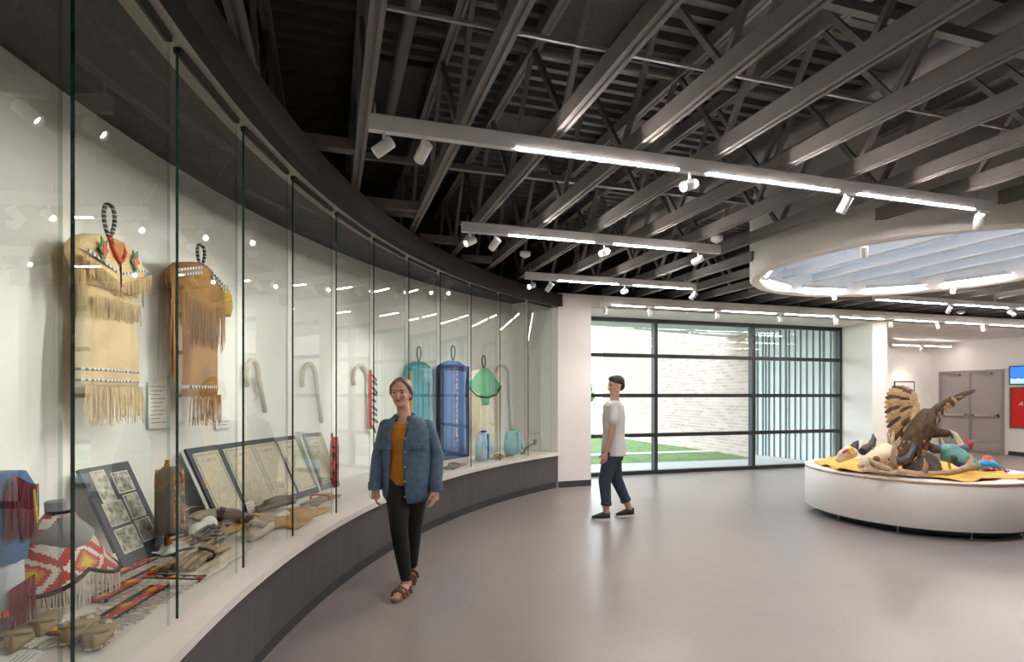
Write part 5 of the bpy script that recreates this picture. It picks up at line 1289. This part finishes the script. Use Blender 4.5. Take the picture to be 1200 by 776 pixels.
mb.ell(E(1104, 507, -.06), (.055, .045, .042))
mb.ell(E(1078, 524, -.04), (.06, .06, .08)); mb.ell(E(1085, 522, .06), (.06, .06, .08))
blob(mb, 'body', m_eg, eg, .012, 3)
hk = MB(); hk.tube([E(1107, 508, -.06), E(1110, 509.5, -.06), E(1111.6, 512, -.06), E(1111.2, 514.5, -.06)], [.024, .02, .012, .004], 10); hk.build('beak', mat('dark_horn_beak', (.05, .045, .04), .3), eg)
for s in (-1, 1): MB().ell(E(1105.5, 505.5, -.06 + s * .038), (.008, .006, .008)).build('eye', m_eye, eg)
m_yfoot = mat('yellow_talon_skin', (.42, .25, .06), .6, var=.15)
for p, q, y in (((1077, 528), (1074, 536), -.05), ((1084, 527), (1084, 536), .05)):
    leg = MB(); limb(leg, [E(*p, y), E(p[0], (p[1] + q[1]) / 2, y), E(*q, y)], [.05, .035, .02]); lg = blob(leg, 'leg', m_egt, eg, .01, 2)
    f = MB(); b = E(*q, y)
    for a in (-.7, 0, .7, PI): f.tube([b, b + Vector((math.cos(a) * .045, math.sin(a) * .045, .0)), b + Vector((math.cos(a) * .075, math.sin(a) * .075, -.04))], [.014, .012, .005], 6)
    f.build('talon', m_yfoot, lg)
def feather_mesh(mb, p0, p1, w, nrm, bend=0.0):
    """vane with a raised shaft: p0 root, p1 tip"""
    p0, p1 = Vector(p0), Vector(p1); d = p1 - p0; L = d.length; d.normalize(); s = d.cross(Vector(nrm)).normalized(); n = s.cross(d)
    rr_ = []
    for t, k in ((0, .35), (.15, .8), (.5, 1.0), (.8, .85), (.95, .45), (1, .08)):
        c = p0 + d * L * t + n * bend * math.sin(PI * t)
        rr_.append([c - s * w * k / 2, c + n * .006 * k, c + s * w * k / 2, c - n * .004 * k])
    return mb.rings(rr_, 0, False)
def wing(shoulder, elbow, wrist, tips, cov, nrm, tone):
    """tips: list of (root, tip, width)"""
    arm = MB(); limb(arm, [shoulder, elbow, wrist], [.06, .045, .026]); a = blob(arm, 'wing_arm', tone, eg, .012, 2)
    for i, (r, t, w) in enumerate(tips): feather_mesh(MB(), r, t, w, nrm, .012).build('feather', (m_egd, m_egt)[(i % 3) == 1] if tone is m_eg else (m_egt, m_eg, m_egp)[i % 3], a)
    for i, (r, t, w) in enumerate(cov): feather_mesh(MB(), r, t, w, nrm, .012).build('covert_feather', (m_egt, m_eg, m_egp)[i % 3], a)
# raised wing spread as a fan behind, seen from its inner side
sh, el, wr = E(1078, 492, .10), E(1084, 474, .16), E(1081, 463, .18)
tips, cov = [], []
fan = [(1066, 452.5), (1058, 453), (1054, 456.5), (1051, 461), (1049, 466), (1048, 472), (1047.5, 478), (1047.5, 484), (1048, 490), (1048.5, 496), (1049.5, 502), (1051, 508), (1053, 514), (1056, 520)]
for i, q in enumerate(fan):
    t = i / (len(fan) - 1); root = wr.lerp(el, min(1, t * 1.6)) if t < .62 else el.lerp(sh, (t - .62) / .38)
    tips.append((root, E(q[0], q[1], .20 - .05 * t), .092))
for i in range(12):
    t = i / 11; q = fan[int(t * 13)]; root = wr.lerp(el, min(1, t * 1.6)) if t < .62 else el.lerp(sh, (t - .62) / .38)
    tip = root.lerp(E(q[0], q[1], .17), .55); cov.append((root + Vector((.02, -.02, 0)), tip + Vector((0, -.025, 0)), .085))
wing(sh, el, wr, tips, cov, (0, -1, 0), m_egt)
MB().ell(E(1079, 470, .16), (.07, .04, .12), Matrix.Rotation(.3, 3, 'Y')).build('wing_lining', m_egp, eg)
# other wing stretched out to the right
sh, el, wr = E(1088, 490, .0), E(1098, 477, -.02), E(1112, 467, -.03)
tips, cov = [], []
for i in range(12):
    t = i / 11
    root = wr.lerp(el, t * 2) if t < .5 else el.lerp(sh, (t - .5) * 2)
    tip = [E(1141, 457.5, -.03), E(1137, 459.5, -.03), E(1131, 463, -.03), E(1126, 466.5, -.02), E(1121, 470, -.02), E(1116, 474, -.01), E(1111, 478, 0), E(1106, 483, 0), E(1102, 489, .01), E(1098, 495, .02), E(1096, 501, .03), E(1094, 506, .03)][i]
    tips.append((root, tip, .05))
for i in range(9):
    t = i / 8; root = wr.lerp(el, t * 2) if t < .5 else el.lerp(sh, (t - .5) * 2)
    cov.append((root + Vector((-.01, -.02, .015)), root + Vector((.06 - .05 * t, -.03, -.07)), .045))
wing(sh, el, wr, tips, cov, (0, -1, .3), m_eg)
tl = MB()
for i in range(7): feather_mesh(MB(), E(1062, 538, .03), E(1057 + i * 2.4, 556, -.02 + .02 * (i % 3)), .05, (0, -1, .2)).build('tail_feather', m_egd, eg)
for i in range(120):
    a = random.uniform(0, 1); c = spine[1].lerp(spine[4], a); th_ = random.uniform(PI * .9, PI * 2.1); r = .125
    p = c + Vector((math.cos(th_) * r, math.sin(th_) * r * .9, 0))
    feather_mesh(MB(), p, p + Vector((math.cos(th_) * .012, math.sin(th_) * .012, -.075)), .038, (math.cos(th_), math.sin(th_), .1)).build('body_feather', (m_eg, m_egd, m_egt)[i % 3 if i % 4 else 0], eg)
# ---- antlers, skulls and painted pieces
m_antler = mat('tan_antler', (.40, .27, .16), .55, var=.25, scale=14, bump=.3, bscale=50); m_bone = mat('pale_bone', (.66, .52, .36), .6, var=.15, scale=12); m_horn = mat('grey_black_horn', (.045, .042, .042), .45, var=.4, scale=14)
def antler(label, beam, brad, tines, D):
    """points given as picture positions at the depth D of the antler"""
    o = thing('antler', label, 'antler', view_matrix(1085, D, TZ))
    def Q(px, py, y=0.0): return Vector(((px - 1085) / FPX * D, y, EYE + (HY - py) / FPX * D - TZ))
    MB().tube([Q(*p) for p in beam], brad, 12).build('main_beam', m_antler, o)
    for t, r in tines: MB().tube([Q(*p) for p in t], r, 10).build('tine', m_antler, o)
    MB().ell(Q(*beam[-1]), (brad[-1] * 1.3, brad[-1] * 1.3, brad[-1] * 1.2)).build('burr', m_antler, o)
    return o
antler('long tan antler lying across the front of the hide', [(1034, 541, .25), (1040, 549, .12), (1054, 553, .03), (1075, 556, 0), (1100, 555.5, 0), (1122, 552, 0), (1138, 547, .0)], [.024, .034, .036, .034, .032, .034, .04],
       [([(1052, 552, .05), (1049, 538, .04), (1050, 522, .02), (1055, 512, .0)], [.036, .030, .022, .006]), ([(1083, 556, 0), (1083, 546, -.03), (1079.5, 537, -.05)], [.030, .022, .005]),
        ([(1132, 549, 0), (1137, 545, .02), (1141, 538, .03), (1140, 532, .03)], [.03, .03, .018, .006]), ([(1055, 553, .02), (1040, 555, -.04), (1024, 553, -.06), (1014, 551.5, -.05)], [.03, .026, .02, .006])], 6.30)
antler('upright branching antler standing left of the eagle', [(1048, 545, .05), (1042, 532, .03), (1046, 520, .0), (1047, 505, 0)], [.035, .03, .024, .008],
       [([(1044, 535, .03), (1036, 530, .02), (1030, 523, 0)], [.024, .02, .006]), ([(1045, 527, .02), (1043, 515, .02), (1041, 507, .02)], [.02, .014, .005]), ([(1042, 540, .04), (1030, 534, .02), (1022, 524, 0)], [.024, .016, .005])], 6.60)
# bison skull lying on the hide
SD = 6.62
bs = thing('bison_skull', 'pale bison skull with dark curved horns left of the eagle', 'skull', view_matrix(1030, SD, TZ))
def S(px, py, y=0.0): return Vector(((px - 1030) / FPX * SD, y, EYE + (HY - py) / FPX * SD - TZ))
mb = MB()
mb.tube([S(1003, 547, -.05), (S(1012, 542, -.05)), S(1022, 537, -.03), S(1032, 534, .0), S(1042, 531, .04), S(1048, 531, .06)], [.035, .062, .085, .108, .12, .09], 14)
mb.tube([S(1006, 549, -.08), S(1020, 548, -.10), S(1030, 545, -.12)], [.02, .03, .03], 8); mb.ell(S(1040, 541, -.02), (.09, .11, .07))
sk = blob(mb, 'cranium', m_bone, bs, .012, 3)
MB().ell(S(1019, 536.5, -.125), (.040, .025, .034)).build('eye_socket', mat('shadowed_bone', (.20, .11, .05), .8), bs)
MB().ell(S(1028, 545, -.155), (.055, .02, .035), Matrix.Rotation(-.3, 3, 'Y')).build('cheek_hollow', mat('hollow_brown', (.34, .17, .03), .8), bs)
for t, r in (([S(1036, 534, -.10), S(1044, 540, -.14), S(1054, 536, -.15), S(1060, 525, -.14), (S(1061, 518, -.12))], [.045, .05, .045, .03, .008]), ([S(1020, 531, .15), S(1027, 528, .20), S(1035, 524, .22), S(1038, 516, .22), S(1036.5, 510, .21)], [.045, .05, .045, .03, .008])):
    MB().tube(t, r, 12).build('horn', m_horn, bs)
for i in range(5): MB().tube([S(1005 + i * 3, 548 - i * .6, -.09), S(1004 + i * 3, 551 - i * .5, -.10)], .010, 6).build('tooth', m_paper, bs)
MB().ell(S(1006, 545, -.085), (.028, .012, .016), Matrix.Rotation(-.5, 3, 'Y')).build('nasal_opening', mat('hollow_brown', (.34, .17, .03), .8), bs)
# small decorated skull at the far left
SD2 = 6.95
sk2 = thing('painted_skull', 'small pale skull with yellow and red paint and a dark horn', 'skull', view_matrix(992, SD2, TZ))
def S2(px, py, y=0.0): return Vector(((px - 992) / FPX * SD2, y, EYE + (HY - py) / FPX * SD2 - TZ))
mb = MB(); mb.tube([S2(981, 541), S2(988, 534), S2(996, 530), S2(1003, 531)], [.035, .07, .085, .05], 12); blob(mb, 'cranium', m_bone, sk2, .012, 3)
MB().tube([S2(993 + 3.2 * math.cos(a), 528 + 4 * math.sin(a), -.085 + .01 * math.cos(a)) for a in [2 * PI * k / 14 for k in range(15)]], .010, 6).build('yellow_ring', mat('yellow_paint', (.70, .55, .03), .5), sk2)
MB().tube([S2(984, 530, -.06), S2(988, 527.5, -.07), S2(991, 526, -.07)], [.012, .016, .010], 8).build('red_mark', mat('red_paint', (.60, .03, .03), .5), sk2)
MB().tube([S2(1000, 532, .03), S2(1002, 526, .03), S2(1005, 520, .03), S2(1007.5, 516.5, .03)], [.05, .055, .035, .008], 12).build('horn', m_horn, sk2)
MB().tube([S2(1012, 530, .05), S2(1015, 522, .05), S2(1016, 515, .05)], [.035, .022, .006], 10).build('horn_tip', m_bone, sk2)
# painted bison skull on the right, with red-tipped horns
SD3 = 6.75
sp_ = thing('painted_bison_skull', 'teal and blue painted bison skull with red-tipped horns right of the eagle', 'skull', view_matrix(1115, SD3, TZ))
def S3(px, py, y=0.0): return Vector(((px - 1115) / FPX * SD3, y, EYE + (HY - py) / FPX * SD3 - TZ))
m_tealp = speckle('teal_blue_paint', [(0.3, (.03, .10, .16)), (.45, (.10, .27, .27)), (.6, (.16, .38, .36)), (.7, (.05, .10, .14))], 9, kind='NOISE'); m_rp = mat('dark_red_paint', (.30, .02, .03), .45, var=.25)
mb = MB(); mb.tube([S3(1106, 530, .05), S3(1113, 531, .0), S3(1121, 536, -.06), S3(1131, 543, -.10), S3(1139, 547, -.11)], [.10, .115, .10, .07, .04], 14); mb.ell(S3(1112, 527, .0), (.12, .10, .06)); blob(mb, 'cranium', m_tealp, sp_, .012, 3)
MB().ell(S3(1110, 536, -.105), (.04, .025, .035)).build('eye_socket', m_horn, sp_)
m_hornp = mat('slate_blue_horn', (.055, .075, .09), .5, var=.35, scale=16)
MB().tube([S3(1105, 527, .03), S3(1098, 527, .03), S3(1092, 524, .03)], [.045, .055, .045], 12).build('horn', m_hornp, sp_); MB().tube([S3(1092.5, 524.3, .03), S3(1088, 519, .03), S3(1086, 514, .03)], [.046, .03, .008], 12).build('horn_tip', m_rp, sp_)
MB().tube([S3(1117, 527, -.02), S3(1125, 527, -.03), S3(1130, 524, -.03)], [.045, .058, .056], 12).build('horn', m_hornp, sp_); MB().tube([S3(1130, 524.3, -.03), S3(1133, 519, -.03), S3(1128, 512.5, -.03)], [.057, .045, .010], 12).build('horn_tip', m_rp, sp_)
MB().tube([S3(1115, 529, -.10), S3(1123, 532, -.12), S3(1133, 533, -.10)], [.012, .014, .010], 8).build('tan_band', m_egp, sp_)
MB().tube([S3(1112, 541, -.10), S3(1120, 545, -.12), S3(1128, 546, -.14)], [.03, .04, .03], 10).build('jaw', m_navy, sp_)
tk = thing('horn_tip', 'slender cream horn curving up behind the painted skull', 'horn', view_matrix(1120, 7.0, TZ))
def S4(px, py, y=0.0): return Vector(((px - 1120) / FPX * 7.0, y, EYE + (HY - py) / FPX * 7.0 - TZ))
MB().tube([S4(1127, 551, .0), S4(1128, 535, 0), S4(1126, 520, 0), S4(1120, 509, 0), S4(1113, 504, 0)], [.03, .032, .028, .02, .006], 10).build('horn', mat('cream_horn', (.64, .56, .44), .45), tk)
MB().tube([S4(1116, 551, .03), S4(1110, 524, .03), S4(1104.5, 513, .03)], [.014, .013, .005], 8).build('rib', m_bone, tk)
# bright pieces at the right end
def craft(name, label, cat, px, py, build):
    o = thing(name, label, cat, tm_(px, py)); build(o); return o
craft('blue_gourd', 'bright blue painted gourd lying beside the long antler', 'gourd', 1160, 553, lambda o: (MB().tube([(-.10, 0, .05), (-.05, 0, .075), (.02, 0, .07), (.09, .01, .045), (.15, .02, .025)], [.045, .075, .07, .045, .012], 14).build('body', mat('bright_blue_paint', (.01, .22, .50), .4, var=.1), o), MB().tube([(.13, .02, .03), (.19, .03, .03)], [.014, .008], 8).build('neck', mat('deep_blue_paint', (.01, .08, .26), .4), o)))
def shell_piece(o):
    MB().tube([(-.16, 0, .06), (-.09, 0, .085), (0, 0, .085), (.08, 0, .06), (.12, 0, .04)], [.03, .06, .065, .05, .02], 12).build('body', speckle('grey_blue_scales', [(.35, (.06, .09, .18)), (.5, (.30, .33, .38)), (.65, (.5, .5, .5))], 22, kind='NOISE'), o)
    MB().ell((.07, -.03, .075), (.045, .03, .035)).build('red_patch', m_red, o); MB().ell((.03, -.055, .07), (.022, .016, .022)).build('eye_ring', m_horn, o)
craft('painted_fish', 'grey and blue painted fish carving with a red cheek', 'carving', 1133, 549, shell_piece)
craft('orange_shell', 'bright orange shell piece standing behind the yellow beak', 'shell', 1157, 549, lambda o: (MB().lathe([(.075, 0), (.07, .05), (.045, .10), (.05, .15), (.03, .155)], 14).build('shell', mat('orange_red_paint', (.75, .08, .01), .45), o), MB().tube([(.03, 0, .09), (.09, 0, .08), (.12, .01, .04)], [.03, .025, .01], 8).build('spout', mat('orange_red_paint', (.75, .08, .01), .45), o)))
craft('yellow_beak', 'long yellow and white beak lying at the right of the hide', 'beak', 1160, 551, lambda o: (MB().tube([(-.12, 0, .10), (-.05, 0, .07), (.04, 0, .04)], [.02, .026, .026], 10).build('white_base', m_paper, o), MB().tube([(.02, 0, .045), (.09, 0, .03), (.17, 0, .022)], [.028, .024, .008], 10).build('yellow_tip', mat('yellow_paint', (.70, .55, .03), .5), o)))
def wand(o):
    MB().tube([(-.14, 0, .05), (0, 0, .035), (.16, 0, .02)], [.018, .018, .012], 8).build('shaft', m_rp, o)
    for i in range(4): MB().tube([(-.05 + .06 * i - .02, 0, .04 - .007 * i), (-.05 + .06 * i + .005, 0, .039 - .007 * i)], .0205, 8).build('bead_ring', m_mbead, o)
    stuff(MB().fringe((.10, -.01, .03), (.17, -.01, .028), 8, .02, .006).build('tassel', m_red, o))
craft('beaded_wand', 'red beaded wand lying at the hide edge', 'wand', 1166, 554, wand)
craft('grey_pod', 'small brown seed pod resting on the right hide edge', 'pod', 1172, 553, lambda o: (MB().tube([(-.08, 0, .03), (0, 0, .04), (.08, 0, .02)], [.015, .035, .008], 10).build('pod', m_cord, o), MB().tube([(.07, 0, .022), (.11, .01, .018)], [.006, .004], 6).build('stalk', m_cord, o)))
